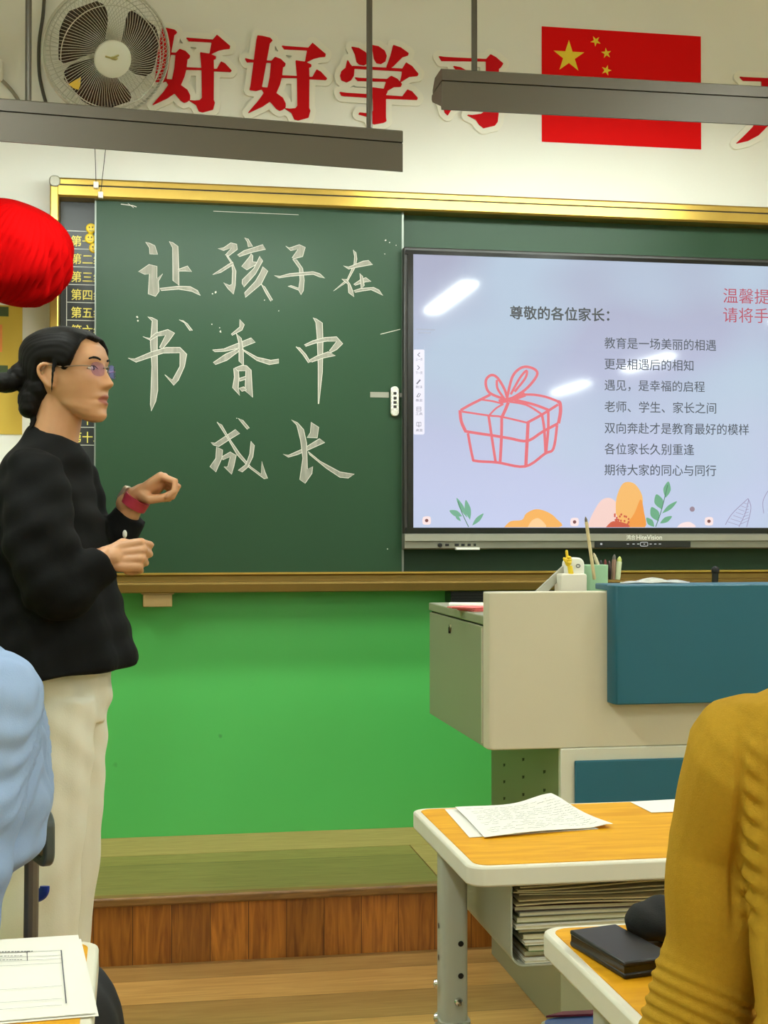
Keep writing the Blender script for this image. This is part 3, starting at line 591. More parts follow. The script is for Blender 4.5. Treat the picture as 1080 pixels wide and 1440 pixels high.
m = MB(); m.ball(fc + fax * .094 + fsz * .006, (.012, .004, .006), 10, axes=(fsx, fax, fsz)); m.tube([fc + fax * .0945 + fsx * -.028 + fsz * .008, fc + fax * .096 + fsx * -.008 + fsz * .006, fc + fax * .096 + fsx * .012 + fsz * .018], .003, 6); m.build('badge_emblem', mat('gold_emblem', rgb(196, 186, 130), .3, .8), fan)
MB().lathe([(0, .05), (.03, .048), (.036, .04), (.036, -.02), (0, -.02)], fc, 24, fax).build('hub', FBLADE, fan)
for k, a0 in enumerate((math.radians(138), math.radians(14), math.radians(248))):
    m = MB(); rings = []
    for q in range(13):
        t = q / 12; r = .03 + .138 * t; half = math.radians(23 + 27 * math.sin(PI * min(1, t * .62 + .12))); half *= (1 if t < .86 else math.sqrt(max(.02, 1 - ((t - .86) / .145) ** 2)))
        top = []; bot = []
        for j in range(9):
            s_ = j / 8 * 2 - 1; h = .018 + s_ * .024 * (1 - .3 * t); top.append(fp(r, a0 + s_ * half + .25 * t, h)); bot.append(fp(r, a0 + s_ * half + .25 * t, h - .002))
        rings.append(top + bot[::-1])
    m.loft(rings); m.build('blade', FBLADE, fan)
lc = fp(.135, math.radians(222), .072); m = MB(); m.prism([lc + fsx * x + fsz * z for x, z in ((-.022, -.006), (.002, .014), (.012, .022), (.014, -.004), (.010, -.018), (-.004, -.016))], fax * .0015); m.build('warning_label', mat('yellow_label', rgb(226, 190, 70), .5), fan, False)
bk = fc - fax * .10
MB().lathe([(0, .05), (.05, .045), (.062, .02), (.06, -.03), (.04, -.055), (0, -.06)], bk, 24, fax).build('motor_housing', WHITEP, fan)
m = MB(); m.tube([bk - fax * .03, (bk.x - .03, 4.62, bk.z - .04), (bk.x - .03, W - .02, bk.z - .06)], [.022, .02, .022], 12); m.box((bk.x - .08, W - .022, bk.z - .14), (bk.x + .02, W, bk.z + .03)); m.build('wall_bracket', WHITEP, fan, True, .004)
def cord(name, pts, r, m_, lb, cat='cord'):
    P = [Vector(p) for p in pts]; o = MB().tube(smooth_line(P, 5), r, 8).build(name, m_, None, base=P[0]); return tag(o, lb, cat)
cord('power_cord', [onY(u, v, 4.688) for u, v in ((66, -70), (62, 0), (60, 25), (55, 60), (55, 100), (60, 128), (66, 150), (70, 175))], .0055, mat('dark_grey_cord', rgb(70, 66, 58), .5), 'dark power cord running down the wall beside the fan')
cord('cable', [onY(u, v, 4.685) for u, v in ((-30, 90), (-8, 100), (2, 112), (10, 120), (20, 132), (28, 146), (33, 165))], .006, mat('light_grey_cord', rgb(140, 134, 118), .5), 'light grey cable curving on the wall left of the lamp rod', 'cable')
o = MB().box((onY(-40, 88, W).x, 4.67, onY(0, 117, W).z), (onY(5, 88, W).x, W, onY(0, 86, W).z)).build('junction_box', WHITEP, None, True, .008, base=onY(-10, 100, W)); tag(o, 'small white junction box on the wall at the left edge', 'box')
for (u0, v0, u1, v1), lb in (((133.5, 205, 135, 258), 'thin wire with a white clip on the upper gold rail, left one'), ((149, 205, 141.5, 272), 'thin wire with a white clip reaching the lower edge of the gold rail')):
    a, b = onY(u0, v0, 4.59), onY(u1, v1, 4.59); a = a + (a - b) * .25
    t = thing('hanging_wire', lb, 'wire', b, 'clipped wires on the board rail')
    MB().tube([a + Vector((0, .08, .14)), a, b], .0012, 6).build('wire', BLACKP, t); MB().box((b.x - .008, 4.58, b.z - .016), (b.x + .008, 4.5985, b.z + .004)).build('clip', WHITEP, t, True, .002)
# ------------------------------------------------------------------ red paper lantern and poster
LRED = mat('red_tissue_paper', rgb(158, 1, 2), .9, 0, .1, 12, spec=.05); LRED.node_tree.nodes['Principled BSDF'].inputs['Subsurface Weight'].default_value = .0
lcn = onY(19, 356, 4.40); m = MB(); rings = []; R0 = .182
lax = Vector((.35, -.25, .9)).normalized(); lx_ = Vector((1, .2, -.33)); lx_ = (lx_ - lax * lx_.dot(lax)).normalized(); ly_ = lax.cross(lx_)
NP = 46
for q in range(33):
    t = PI * (.03 + .94 * q / 32); ring = []
    for k in range(NP * 4):
        a = 2*PI*k/(NP*4); ple = abs(math.sin(a * NP / 2 + .5 * math.sin(5 * t))) ** .7; ruff = .009 * math.sin(a * 7 + 2 * math.sin(t * 3)) * math.sin(t) + .012 * math.sin(a * 19 + 9 * t) * max(0, math.sin(a * 3 + 2 + t))
        r = (R0 - .015 * (1 - ple) + ruff * .7) * math.sin(t) ** .8
        ring.append(lcn + lx_ * (r * math.cos(a)) + ly_ * (r * math.sin(a) * .93) - lax * (.152 * math.cos(t)))
    rings.append(ring)
lan = thing('paper_lantern', 'big red pleated tissue paper lantern hanging beside the board frame', 'lantern', lcn)
m.loft(rings); m.build('paper_ball', LRED, lan, True, angle=70)
m = MB(); tb = lcn + Vector((-.055, -.03, -.15))
for k in range(14): a = 2*PI*k/14; m.tube([tb, tb + Vector((.012 * math.cos(a), .012 * math.sin(a), -.04)), tb + Vector((.016 * math.cos(a), .016 * math.sin(a), -.15))], .003, 5)
m.ball(tb, .014, 10); m.build('tassel', mat('orange_red_tassel', rgb(232, 96, 40), .7), lan)
MB().tube([lcn + Vector((0, .02, .13)), lcn + Vector((0, .14, .12)), (lcn.x, W, lcn.z + .11)], .0015, 6).build('hanging_string', LRED, lan)
pa, pb = onY(-190, 424, 4.697), onY(31, 611, 4.697)
po = thing('poster', 'yellow poster on the white wall left of the board, behind the bun', 'poster', (pb.x, W, pb.z))
MB().box((pa.x, 4.697, pb.z), (pb.x, W, pa.z)).build('sheet', mat('yellow_poster_print', rgb(206, 172, 62), .6, 0, .14, 5), po, False)
for u0, v0, u1, v1 in ((-40, 430, 12, 445), (-40, 513, 11, 526), (-60, 560, -8, 580)): a, b = onY(u0, v0, 4.696), onY(u1, v1, 4.696); MB().box((a.x, 4.6962, b.z), (b.x, 4.6972, a.z)).build('green_panel', mat('poster_green_print', rgb(66, 84, 48), .6, 0, .3, 60), po, False)
a, b = onY(-60, 455, 4.696), onY(3, 495, 4.696); MB().box((a.x, 4.6962, b.z), (b.x, 4.6972, a.z)).build('orange_panel', mat('poster_orange_print', rgb(232, 140, 70), .6, 0, .2, 40), po, False)
# ------------------------------------------------------------------ podium
BEIGE = mat('beige_powder_coat', rgb(204, 196, 172), .45, .0, .03, 8, .12, 500); BEIGED = mat('grey_green_side_panel', rgb(140, 142, 114), .42, 0, .03, 6)
TEAL = mat('teal_powder_coat', rgb(17, 90, 110), .42, 0, .04, 6, .1, 600); WHITEF = mat('off_white_frame', rgb(206, 204, 186), .45)
px0, px1, pf, pbk = .812, 1.93, 3.21, 3.885
pod = thing('podium', 'beige and teal metal teaching podium with a lockable side box', 'podium', (1.37, 3.55, 0))
prof = [(px0, 3.262), (px0, 3.225), (px0 + .004, 3.216), (px0 + .014, 3.21), (px1 - .014, 3.21), (px1, 3.225), (px1, 3.262)]
MB().prism([(x, y, .672) for x, y in prof], (0, 0, .366)).build('front_panel', BEIGE, pod, True, .003)
MB().box((px0 + .002, 3.262, .672), (px1, pbk, .955)).build('side_box', BEIGED, pod, True, .002)
MB().box((px0 + .0, 3.262, .959), (px1, pbk + .002, .981)).build('top_board', BEIGED, pod, True, .003)
MB().box((px0 + .008, 3.27, .95), (px1 - .01, pbk - .004, .962)).build('lid_gap', DARKG, pod, False)
MB().box((px0 - .0015, 3.268, .68), (px0 + .004, 3.275, .952)).build('door_seam', BEIGE, pod, False)
lkp = onX = dep(640, 886, 3.62); m = MB(); m.lathe([(0, .004), (.009, .0035), (.0105, 0)], (px0 + .002, 3.62, lkp.z), 18, (-1, 0, 0)); kl = m.build('lock', mat('dark_bronze', rgb(96, 92, 62), .35, .7), pod); MB().box((px0 - .0035, 3.618, lkp.z - .014), (px0 + .002, 3.622, lkp.z + .002)).build('keyhole', DARKG, kl, False)
tzt = dep(865, 823, 3.30).z; tzb = dep(865, 991, 3.30).z
m = MB(); m.prism([(x, y, tzb) for x, y in [(1.098, 3.2095), (1.098, 3.172), (1.104, 3.158), (1.118, 3.155), (px1 - .02, 3.155), (px1, 3.175), (px1, 3.2095)]], (0, 0, tzt - tzb)); m.box((1.10, 3.2095, 1.04), (px1, 3.30, tzt)); m.build('teal_panel', TEAL, pod, True, .003)
bx0 = .988
MB().box((bx0, 3.225, .0), (px1 - .02, pbk - .01, .67)).build('base_cabinet', BEIGED, pod, True, .002)
m = MB(); m.box((bx0 - .004, 3.205, .19), (px1 - .02, 3.226, .672)); m.build('base_frame', WHITEF, pod, True, .003)
a = dep(818, 1075, 3.27); MB().box((a.x, 3.196, .24), (px1 - .06, 3.206, a.z)).build('base_door', TEAL, pod, True, .003)
MB().box((bx0 + .004, 3.23, 0), (px1 - .03, pbk - .01, .105)).build('plinth', BEIGE, pod, True, .002)
m = MB()
for r_ in range(6):
    for c_ in range(3): 
        yy = 3.34 + c_ * .19; zz = .60 - r_ * .045; m.add([(bx0 - .0006, yy, zz), (bx0 - .0006, yy + .022, zz - .004), (bx0 - .0006, yy + .02, zz - .012), (bx0 - .0006, yy + .002, zz - .007)], [(0, 1, 2, 3)])
m.build('vent_slots', DARKG, pod, False, recalc=False)
# things standing on the podium
def P35(u, v, d=3.42): return dep(u, v, d)
PT = .981
hc = P35(818, 820); hl, hr = P35(799, 820).x, P35(838.5, 820).x; hy = 3.38
hold = thing('pen_holder', 'white plastic holder with a rounded tall back on the podium', 'holder', (hc.x, hy, PT))
MB().prism([(p[0], hy - .028, p[1]) for p in rrect(hl, PT, hr, P35(0, 808).z, .006)], (0, .056, 0)).build('cup', mat('warm_white_plastic', rgb(224, 216, 200), .4), hold, True, .003)
tl = P35(813, 0).x; tt = P35(0, 785).z; m = MB(); m.prism([(p[0], hy - .01, p[1]) for p in rrect(tl, PT + .03, hr, tt, .017)], (0, .042, 0)); bkp = m.build('back_plate', WHITEP, hold, True, .004)
c = P35(828.5, 797); m = MB(); m.tube([(c.x + .005 * math.cos(t), hy - .0105, c.z + .004 * math.sin(t)) for t in [PI * q / 8 for q in range(17)]], .001, 6); m.build('printed_mark', INK, bkp)
mc = P35(857, 820, 3.50); ml, mr = P35(839.5, 0, 3.5).x, P35(875, 0, 3.5).x; my = 3.46; mtz = P35(0, 795.5, 3.5).z
MINT = mat('mint_plastic', rgb(156, 196, 158), .42)
m = MB(); w_ = (mr - ml) / 2; cx = (ml + mr) / 2
m.loft([[Vector((cx + x * s_, my + y * s_, z)) for x, y in rrect(-w_, -w_ * .9, w_, w_ * .9, .012)] for z, s_ in ((PT, .94), (mtz, 1.0), (mtz, .93), (PT + .01, .88))]); o = m.build('pen_cup', MINT, None, True, .001, base=Vector((cx, my, PT))); tag(o, 'mint green pen cup full of pens on the podium', 'cup')
def pen(name, a, b, r, m_, tip, lb, cat='pen', tipc=None, grp='pens on the podium'):
    a, b = Vector(a), Vector(b); t = thing(name, lb, cat, a, grp); d = (b - a).normalized()
    MB().lathe([(r * .9, 0), (r, .004), (r, (b - a).length - .014), (r * .9, (b - a).length - .012)], a, 12, d).build('barrel', m_, t)
    MB().lathe([(r * .85, -.016), (r * .8, -.006), (r * .3, .0), (0, .001)], b, 12, d).build(tip, tipc or m_, t); return t
def pz(u, v, y): r = ray(u, v); return CAM + r * (y / r.y)
pen('wooden_stick', pz(836, 815, 3.40), pz(823.5, 727, 3.40), .0042, mat('pale_wood_stick', rgb(206, 186, 140), .6), 'tip', 'long thin wooden stick leaning up from the white holder', 'stick', mat('dark_tip', rgb(110, 98, 84), .6))
pen('pen', pz(848, 815, 3.455), pz(835, 778, 3.45), .0045, mat('cream_pen', rgb(214, 200, 168), .4), 'cap', 'cream pen leaning left out of the mint cup')
pen('pen', pz(853, 815, 3.47), pz(851, 787, 3.48), .004, mat('maroon_pen', rgb(120, 36, 34), .4), 'cap', 'short dark red pen in the mint cup')
pen('pen', pz(846, 815, 3.48), pz(845, 788, 3.49), .005, BLACKP, 'cap', 'black pen low in the mint cup')
pen('pen', pz(858, 815, 3.48), pz(857, 789, 3.49), .005, mat('dark_brown_pen', rgb(50, 30, 26), .4), 'cap', 'dark brown pen beside the short red one in the mint cup')
pen('pencil', pz(862, 815, 3.46), pz(864, 780, 3.46), .0052, mat('brown_pink_pencil', rgb(146, 110, 92), .5), 'sharpened_tip', 'brown pencil standing in the right half of the mint cup', 'pencil', mat('graphite_tip', rgb(96, 90, 86), .5))
pen('marker', pz(868, 815, 3.46), pz(871.5, 783, 3.46), .0072, mat('pale_green_marker', rgb(206, 214, 178), .4), 'cap', 'pale green marker at the right of the mint cup', 'marker', mat('lime_cap', rgb(188, 196, 100), .4))
a, b = pz(752, 842, 3.37), pz(803, 794, 3.40); d = b - a
m = MB(); nrm = Vector((-d.z, 0, d.x)).normalized() * .0125; m.prism([a + nrm, a - nrm, b - nrm * .5, b + d.normalized() * .012, b + nrm], (0, .006, 0)); o = m.build('folded_ruler', mat('grey_clear_plastic', rgb(176, 174, 160), .25), None, True, .002, base=a); tag(o, 'grey translucent ruler leaning against the white holder', 'ruler')
YP = mat('yellow_plastic_hand', rgb(240, 204, 40), .4); yc = pz(799, 789, 3.36)
yh = thing('finger_pointer', 'small yellow pointing-hand stick standing in the white holder', 'pointer', yc)
MB().tube([yc + Vector((.010, 0, -.045)), yc + Vector((.004, 0, -.012))], .0065, 10).build('handle', YP, yh)
m = MB(); m.ball(yc, (.0095, .006, .014), 12); m.capsule([yc + Vector((-.002, 0, .008)), yc + Vector((-.004, 0, .024))], .0035, 8); m.capsule([yc + Vector((-.007, -.003, -.002)), yc + Vector((-.011, -.003, .006))], .0035, 8)
for q in range(3): m.capsule([yc + Vector((.004, -.004, .009 - q * .006)), yc + Vector((-.002, -.007, .009 - q * .006))], .003, 8)
m.build('hand', YP, yh)
m = MB(); c = pz(1005, 840, 3.40); tp = pz(1006, 797, 3.40); m.tube([c, c + Vector((0, 0, .02)), tp - Vector((0, 0, .012))], [.010, .0075, .0085], 14)
mic = thing('microphone', 'short black microphone standing upright on the teal podium top', 'microphone', c); m.build('stem', BLACKP, mic); MB().ball(tp - Vector((0, 0, .010)), (.0105, .0105, .012), 14).build('head', mat('black_mesh', rgb(22, 22, 24), .6, .3, .1, 40, .4, 900), mic)
def crumple(u, v):
    a = pz(872 + 98 * u, 822, 3.25 + .06 * v); h = .014 * abs(math.sin(7 * u + 3 * v)) * math.sin(PI * min(max(u, .03), .97)) * math.sin(PI * min(max(v, .05), .95)) * .9
    return (a.x, a.y, tzt + .0015 + h)
o = MB().grid(crumple, 28, 8, .001).build('plastic_bag', mat('crumpled_clear_plastic', rgb(190, 192, 184), .15, 0, .2, 60), None, True, 0, base=pz(920, 822, 3.28)); tag(o, 'crumpled clear plastic bag lying on the teal podium top', 'bag')
a = onZ(632, 850, PT + .012); b = onZ(692, 851, PT + .012); b = a + (b - a).normalized() * .19
pen('marker', (a.x, a.y, PT + .0095), (b.x, b.y + .0, PT + .0095), .0085, WHITEP, 'cap', 'thick white marker lying on the podium side box', 'marker', grp=None)
a = onZ(664, 860, PT)
m = MB()
for q in range(3):
    ca, sa = math.cos(.25 + .18 * q), math.sin(.25 + .18 * q); m.prism([(a.x + (x * ca - y * sa), a.y - .02 + (x * sa + y * ca), PT + .0006 + q * .0035) for x, y in ((0, 0), (.16, 0), (.16, .09), (0, .09))], (0, 0, .0025))
o = m.build('pink_card', mat('pink_card', rgb(226, 110, 106), .6), None, False, base=Vector((a.x, a.y, PT))); tag(o, 'small pad of pink cards under the white marker on the podium box', 'card')
# ------------------------------------------------------------------ student desks
TOPW = wood('yellow_desk_veneer', rgb(212, 148, 20), rgb(232, 172, 34), (2.5, 14, 14), 3, .5, spec=.12)
EDGE = mat('off_white_edge_band', rgb(226, 222, 204), .45, 0, .05, 18); DGREY = mat('grey_desk_paint', rgb(178, 180, 166), .42, .1, .04, 5)
def desk(x0, y0, lb, bolts=True):
    """600 x 400 desk, x0/y0 = left / near edge"""
    x1, y1, zt = x0 + .60, y0 + .395, .75
    t = thing('student_desk', lb, 'desk', (x0 + .3, y0 + .2, 0), 'student desks')
    MB().prism([(p[0], p[1], zt - .026) for p in rrect(x0, y0, x1, y1, .026, 6)], (0, 0, .026)).build('edge_band', EDGE, t, True, .003)
    MB().prism([(p[0], p[1], zt - .004) for p in rrect(x0 + .011, y0 + .011, x1 - .011, y1 - .011, .02, 6)], (0, 0, .0048)).build('desktop', TOPW, t, False)
    for s_, xa in ((1, x0 + .005), (-1, x1 - .045)):
        ym = y0 + .205
        lg = MB().prism([(p[0], p[1], .30) for p in rrect(xa, ym - .02, xa + .038, ym + .026, .010, 3)], (0, 0, .424)).build('leg', DGREY, t, True)
        MB().prism([(p[0], p[1], .04) for p in rrect(xa - .003, ym - .024, xa + .042, ym + .03, .012, 3)], (0, 0, .45)).build('leg_sleeve', DGREY, lg, True)
        if bolts:
            for zz in (.52, .472, .425):
                MB().lathe([(0, .005), (.005, .004), (.0065, 0)], (xa + .022, ym - .0245, zz), 10, (0, -1, 0)).build('bolt', CHROME, lg); MB().lathe([(0, .005), (.005, .004), (.0065, 0)], (xa - .0035, ym + .004, zz + .018), 10, (-1, 0, 0)).build('bolt', CHROME, lg)
            for zz in (.60, .555):
                MB().lathe([(0, .0008), (.0042, .0006)], (xa + .026, ym - .0205, zz), 10, (0, -1, 0)).build('adjusting_hole', BLACKP, lg); MB().lathe([(0, .0008), (.0042, .0006)], (xa - .0003, ym + .004, zz + .02), 10, (-1, 0, 0)).build('adjusting_hole', BLACKP, lg)
        MB().prism([(p[0], p[1], 0) for p in rrect(xa - .004, y0 + .0, xa + .042, y1 + .02, .012, 3)], (0, 0, .045)).build('foot', DGREY, t, True, .003)
    m = MB(); bx_, by, bw, bd_ = x0 + .062, y0 + .03, .476, .27; zb, zh = .612, .722; r = .018
    pr = [(bx_, zh)] + [(bx_ + r - r * math.cos(q), zb + r - r * math.sin(q)) for q in [PI/2 * k / 6 for k in range(7)]] + [(bx_ + bw - r + r * math.sin(q), zb + r - r * math.cos(q)) for q in [PI/2 * k / 6 for k in range(7)]] + [(bx_ + bw, zh)]
    inn = [(bx_ + .002, zh)] + [(bx_ + r - (r - .002) * math.cos(q), zb + r - (r - .002) * math.sin(q)) for q in [PI/2 * k / 6 for k in range(7)]] + [(bx_ + bw - r + (r - .002) * math.sin(q), zb + r - (r - .002) * math.cos(q)) for q in [PI/2 * k / 6 for k in range(7)]] + [(bx_ + bw - .002, zh)]
    m.prism([(x, by, z) for x, z in pr + inn[::-1]], (0, bd_, 0)); m.box((bx_ + .004, by + bd_ - .003, zb + .004), (bx_ + bw - .004, by + bd_, zh)); m.build('book_tray', DGREY, t, False)
    MB().box((x0 + .03, y0 + .2, .68), (x1 - .03, y0 + .225, .705)).build('crossbar', DGREY, t, False) if False else None
    MB().tube([(x0 + .03, y0 + .22, .12), (x1 - .03, y0 + .22, .12)], .014, 12).build('stretcher', DGREY, t)
    return t
D1X, D1Y = .424, 1.774; D2X, D2Y = .434, 1.103; DLX, DLY = -.634, 1.138
desk(D1X, D1Y, 'student desk before the podium, its tray stuffed with books')
desk(D2X, D2Y, 'student desk in front of the mustard sweater, holding a black case')
desk(DLX, DLY, 'student desk in the lower left corner under the white form')
def sheet(name, corners, lb, fn=None, th=.0006, m_=PAPER, n=18):
    """paper with corners (near-left, near-right, far-right, far-left) and height function"""
    a, b, c, d = [Vector(p) for p in corners]
    def f(u, v):
        p = (a * (1 - u) + b * u) * (1 - v) + (d * (1 - u) + c * u) * v; return p + Vector((0, 0, (fn(u, v) if fn else 0)))
    t = thing(name, lb, 'paper', (a + b + c + d) / 4, 'papers on the desks')
    MB().grid(f, n, n, th).build('sheet', m_, t, True); return t, f
ZD = .7512
# desk before the podium
cs = [onZ(u, v, ZD) for u, v in ((630, 1139), (668, 1174), (0, 0), (0, 0))][:2]
q = [onZ(681, 1180, ZD), onZ(862, 1164, ZD), onZ(775, 1128, ZD), onZ(640, 1139, ZD)]
sheet('paper', [p + Vector((-.004, .0, .0)) for p in [onZ(664, 1178, ZD), onZ(845, 1166, ZD), onZ(770, 1132, ZD), onZ(629, 1138.5, ZD)]], 'lower white sheet peeking out left under the handwritten notes', lambda u, v: .0008)
bump_ = lambda u, v: .003 + .012 * math.exp(-((u - .98) / .28) ** 2 - ((v - 1.0) / .4) ** 2) + .005 * math.exp(-((u - .97) / .1) ** 2) * (1 - v) + .002 * math.sin(4 * u + 2 * v)
hp, hf = sheet('paper', q, 'white sheet covered in handwriting with curled edges before the podium', bump_)
m = MB()
for r_ in range(15):
    vv = .10 + r_ * .056; u0 = .06 + random.uniform(0, .05); 
    while u0 < .93:
        L = random.uniform(.03, .10)
        if random.random() < .8:
            pts = [hf(u0 + L * k / 6, vv + random.uniform(-.010, .010)) + Vector((0, 0, .0005)) for k in range(7)]
            m.add([p + Vector((0, s_ * .0006, 0)) for p in pts for s_ in (1, -1)], [(2*k, 2*k+1, 2*k+3, 2*k+2) for k in range(6)])
        u0 += L + random.uniform(.008, .03)
m.build('handwriting', INK, hp, False, recalc=False)
q2 = [onZ(916, 1143, ZD), onZ(1040, 1140, ZD), onZ(1010, 1123, ZD), onZ(886, 1128, ZD)]
sheet('paper', q2, 'white printed sheet at the far edge of the desk, beside the mustard sleeve', lambda u, v: .0008 + .002 * u)
# left desk
q = [onZ(-160, 1452, ZD), onZ(134, 1428, ZD), onZ(110, 1320.5, ZD), onZ(-90, 1330, ZD)]
sheet('paper', [p + Vector((.003, -.003, 0)) for p in q], 'bottom white sheet of the pair on the lower left desk', lambda u, v: .0008)
fp_, ff = sheet('paper', q, 'white printed form with a ruled table on the lower left desk', lambda u, v: .0024 + .002 * u * v)
m = MB()
def rule(u0, v0, u1, v1, w_=.0006):
    a, b = onZ(u0, v0, ZD + .0042), onZ(u1, v1, ZD + .0042); d = (b - a).normalized(); nn = Vector((-d.y, d.x, 0)) * w_; m.add([a + nn, a - nn, b - nn, b + nn], [(0, 1, 2, 3)])
rule(86, 1336, 93, 1411); rule(-60, 1342, 86, 1336.5, .0004); rule(38, 1337, 38.5, 1351, .0004)
for v0, v1 in ((1347, 1343), (1352, 1348), (1358, 1354), (1393, 1386), (1411, 1404), (1421, 1413)): rule(-60, v0 + 3, 87, v1, .00035)
for (u0, u1, vv, h) in ((-30, 46, 1338.5, 1.8), (-30, 30, 1344.5, 1.2), (-30, 30, 1350, 1.2)):
    u = u0
    while u < u1: w_ = random.uniform(1.5, 4); rule(u, vv - (u * .02), u + w_, vv - (u * .02) - .1, .0008 * h); u += w_ + random.uniform(.6, 2)
m.build('printed_table', INK, fp_, False, recalc=False)
# black case and pouch on the second desk
a, b, c, d = onZ(801, 1330, ZD), onZ(878, 1378, ZD), onZ(952, 1368, ZD), onZ(866, 1321, ZD)
ctr = (a + b + c + d) / 4
case = thing('phone_case', 'flat black leather phone case lying near the desk corner', 'case', (ctr.x, ctr.y, ZD))
def inset(k): return [ctr + (p - ctr) * k for p in (a, b, c, d)]
m = MB()
for z0, z1, k in ((0, .0055, 1.0), (.0115, .0165, 1.0)): m.prism([p + Vector((0, 0, z0)) for p in inset(k)], (0, 0, z1 - z0))
CASEM = mat('black_leatherette', rgb(17, 15, 17), .42, 0, .1, 30, .15, 900); m.build('cover', CASEM, case, True, .0018)
m = MB(); m.prism([p + Vector((0, 0, .004)) for p in inset(.97)], (0, 0, .008)); m.build('phone', mat('black_phone_body', rgb(12, 12, 14), .2), case, False)
pc = onZ(918, 1327, ZD); pch = thing('pouch', 'soft black fabric pouch on the desk next to the mustard sleeve', 'pouch', (pc.x, pc.y, ZD))
BLKF = mat('black_fabric', rgb(15, 15, 16), .85, 0, .2, 40, .3, 700)
m = MB(); m.ball(pc + Vector((.020, .0, .024)), (.05, .04, .0235), 20); m.ball(pc + Vector((.045, .005, .024)), (.05, .04, .024), 18); m.capsule([pc + Vector((-.012, .004, .017)), pc + Vector((.07, .0, .018))], .015, 12)
place_mesh('bag_body', remesh(m, .003, 4, lambda co, no: .0016 * np.sin(co[:, 0] * 190 + 30 * co[:, 2]) * np.sin(co[:, 2] * 160)), BLKF, pch)
m = MB(); m.tube(smooth_line([pc + Vector((.03, -.03, .03)), pc + Vector((.045, -.03, .048)), pc + Vector((.07, -.01, .05)), pc + Vector((.075, .02, .04))], 4), .004, 8, flat=.5); m.build('loop_strap', BLKF, pch)
# books in the tray of the desk before the podium
COV = {'white': (226, 222, 206), 'cream': (206, 194, 150), 'green': (96, 128, 70), 'olive': (120, 118, 72), 'grey': (150, 148, 132), 'tan': (170, 146, 98), 'brown': (92, 62, 44), 'dark green': (52, 74, 48), 'maroon': (84, 24, 28)}
bx_, by = D1X + .066, D1Y + .035
zb = .6145
seq = [('exercise_book', 'white', .0035, .205, 'lowest thin white exercise book in the tray, sticking out least'), ('textbook', 'tan', .007, .225, 'tan textbook second from the tray bottom'), ('textbook', 'green', .008, .215, 'bright green textbook third from the tray bottom'), ('exercise_book', 'white', .004, .20, 'thin white exercise book resting on the bright green textbook'),
       ('exercise_book', 'cream', .006, .19, 'cream exercise book fifth from the tray bottom'), ('exercise_book', 'dark green', .006, .225, 'dark green exercise book in the middle of the tray pile'), ('exercise_book', 'white', .005, .23, 'white exercise book right above the dark green one'), ('textbook', 'olive', .008, .235, 'olive textbook in the upper half of the tray pile'), ('exercise_book', 'grey', .005, .238, 'pale grey exercise book just under the brown one'), ('exercise_book', 'brown', .006, .235, 'dark brown exercise book under the curled loose sheets')]
for k, (nm, colr, th, ln, lb) in enumerate(seq):
    x0 = bx_ + .004 + (.012 if k in (3, 4) else .003 * (k % 3)) + (.012 if k < 3 else 0); y0 = by + .004 + random.uniform(-.006, .008); dz = .003 * math.sin(k)
    t = thing(nm, lb, 'book', (x0 + ln / 2, y0 + .09, zb), 'books in the desk tray')
    def wv(u, v, k=k, z=0): return Vector((x0 + ln * u, y0 + .17 * v, zb + z + .0012 * math.sin(3 * u + k) * u))
    m = MB(); m.grid(lambda u, v: wv(u, v, z=th), 8, 3, .0008); m.grid(lambda u, v: wv(u, v, z=.0008), 8, 3, .0008); m.build('cover', mat('cover_' + colr.replace(' ', '_'), rgb(*COV[colr]), .55), t, True)
    MB().grid(lambda u, v: wv(.004 + u * .99, .006 + v * .98, z=th - .0008), 8, 3, th - .0016).build('pages', mat('page_edges', rgb(206, 198, 166), .8, 0, .1, 120), t, True)
    zb += th + .0016
for k in range(7):                                                  # curled loose sheets
    x0 = bx_ + .004 + .004 * (k % 3); ln = .225 + .012 * (k % 2) + (.02 if k > 4 else 0); y0 = by + .002 + random.uniform(-.004, .01)
    def f(u, v, k=k): 
        return Vector((x0 + ln * u, y0 + .18 * v, zb + .0045 * k + .0025 + .0014 * math.sin(5 * u + k * .9) * (1 - v) + .004 * u * (k > 3) + .003 * math.exp(-((u - 1) / .08) ** 2) * math.cos(k)))
    o = MB().grid(f, 26, 4, .0018).build('loose_papers', mat('creased_paper', rgb(196, 182, 140), .8, 0, .12, 30), None, True, base=Vector((x0 + ln / 2, y0 + .09, zb + .0045 * k)))
    tag(o, ['first sheaf of creased papers on top of the brown book', 'second creased paper sheaf above the brown book', 'third creased paper sheaf above the brown book', 'middle creased paper sheaf of the upper pile in the tray', 'creased paper sheaf third from the top of the tray pile', 'creased paper sheaf second from the top of the tray pile', 'topmost creased paper sheaf touching the desk underside'][k], 'papers', 'creased papers in the desk tray')
xr = bx_ + .25
t = thing('textbook', 'dark maroon book lying flat in the dark right half of the tray', 'book', (xr + .1, by + .15, .66)); MB().box((xr + .01, by + .10, .655), (xr + .215, by + .22, .70)).build('cover', mat('maroon_cover', rgb(70, 16, 22), .5), t, True, .002)
o = MB().box((xr + .006, by + .06, .6145), (xr + .218, by + .23, .652)).build('paper_box', mat('beige_card_box', rgb(170, 160, 126), .7), None, True, .002, base=Vector((xr + .1, by + .15, .6145))); tag(o, 'flat beige card box under the maroon book in the tray', 'box')
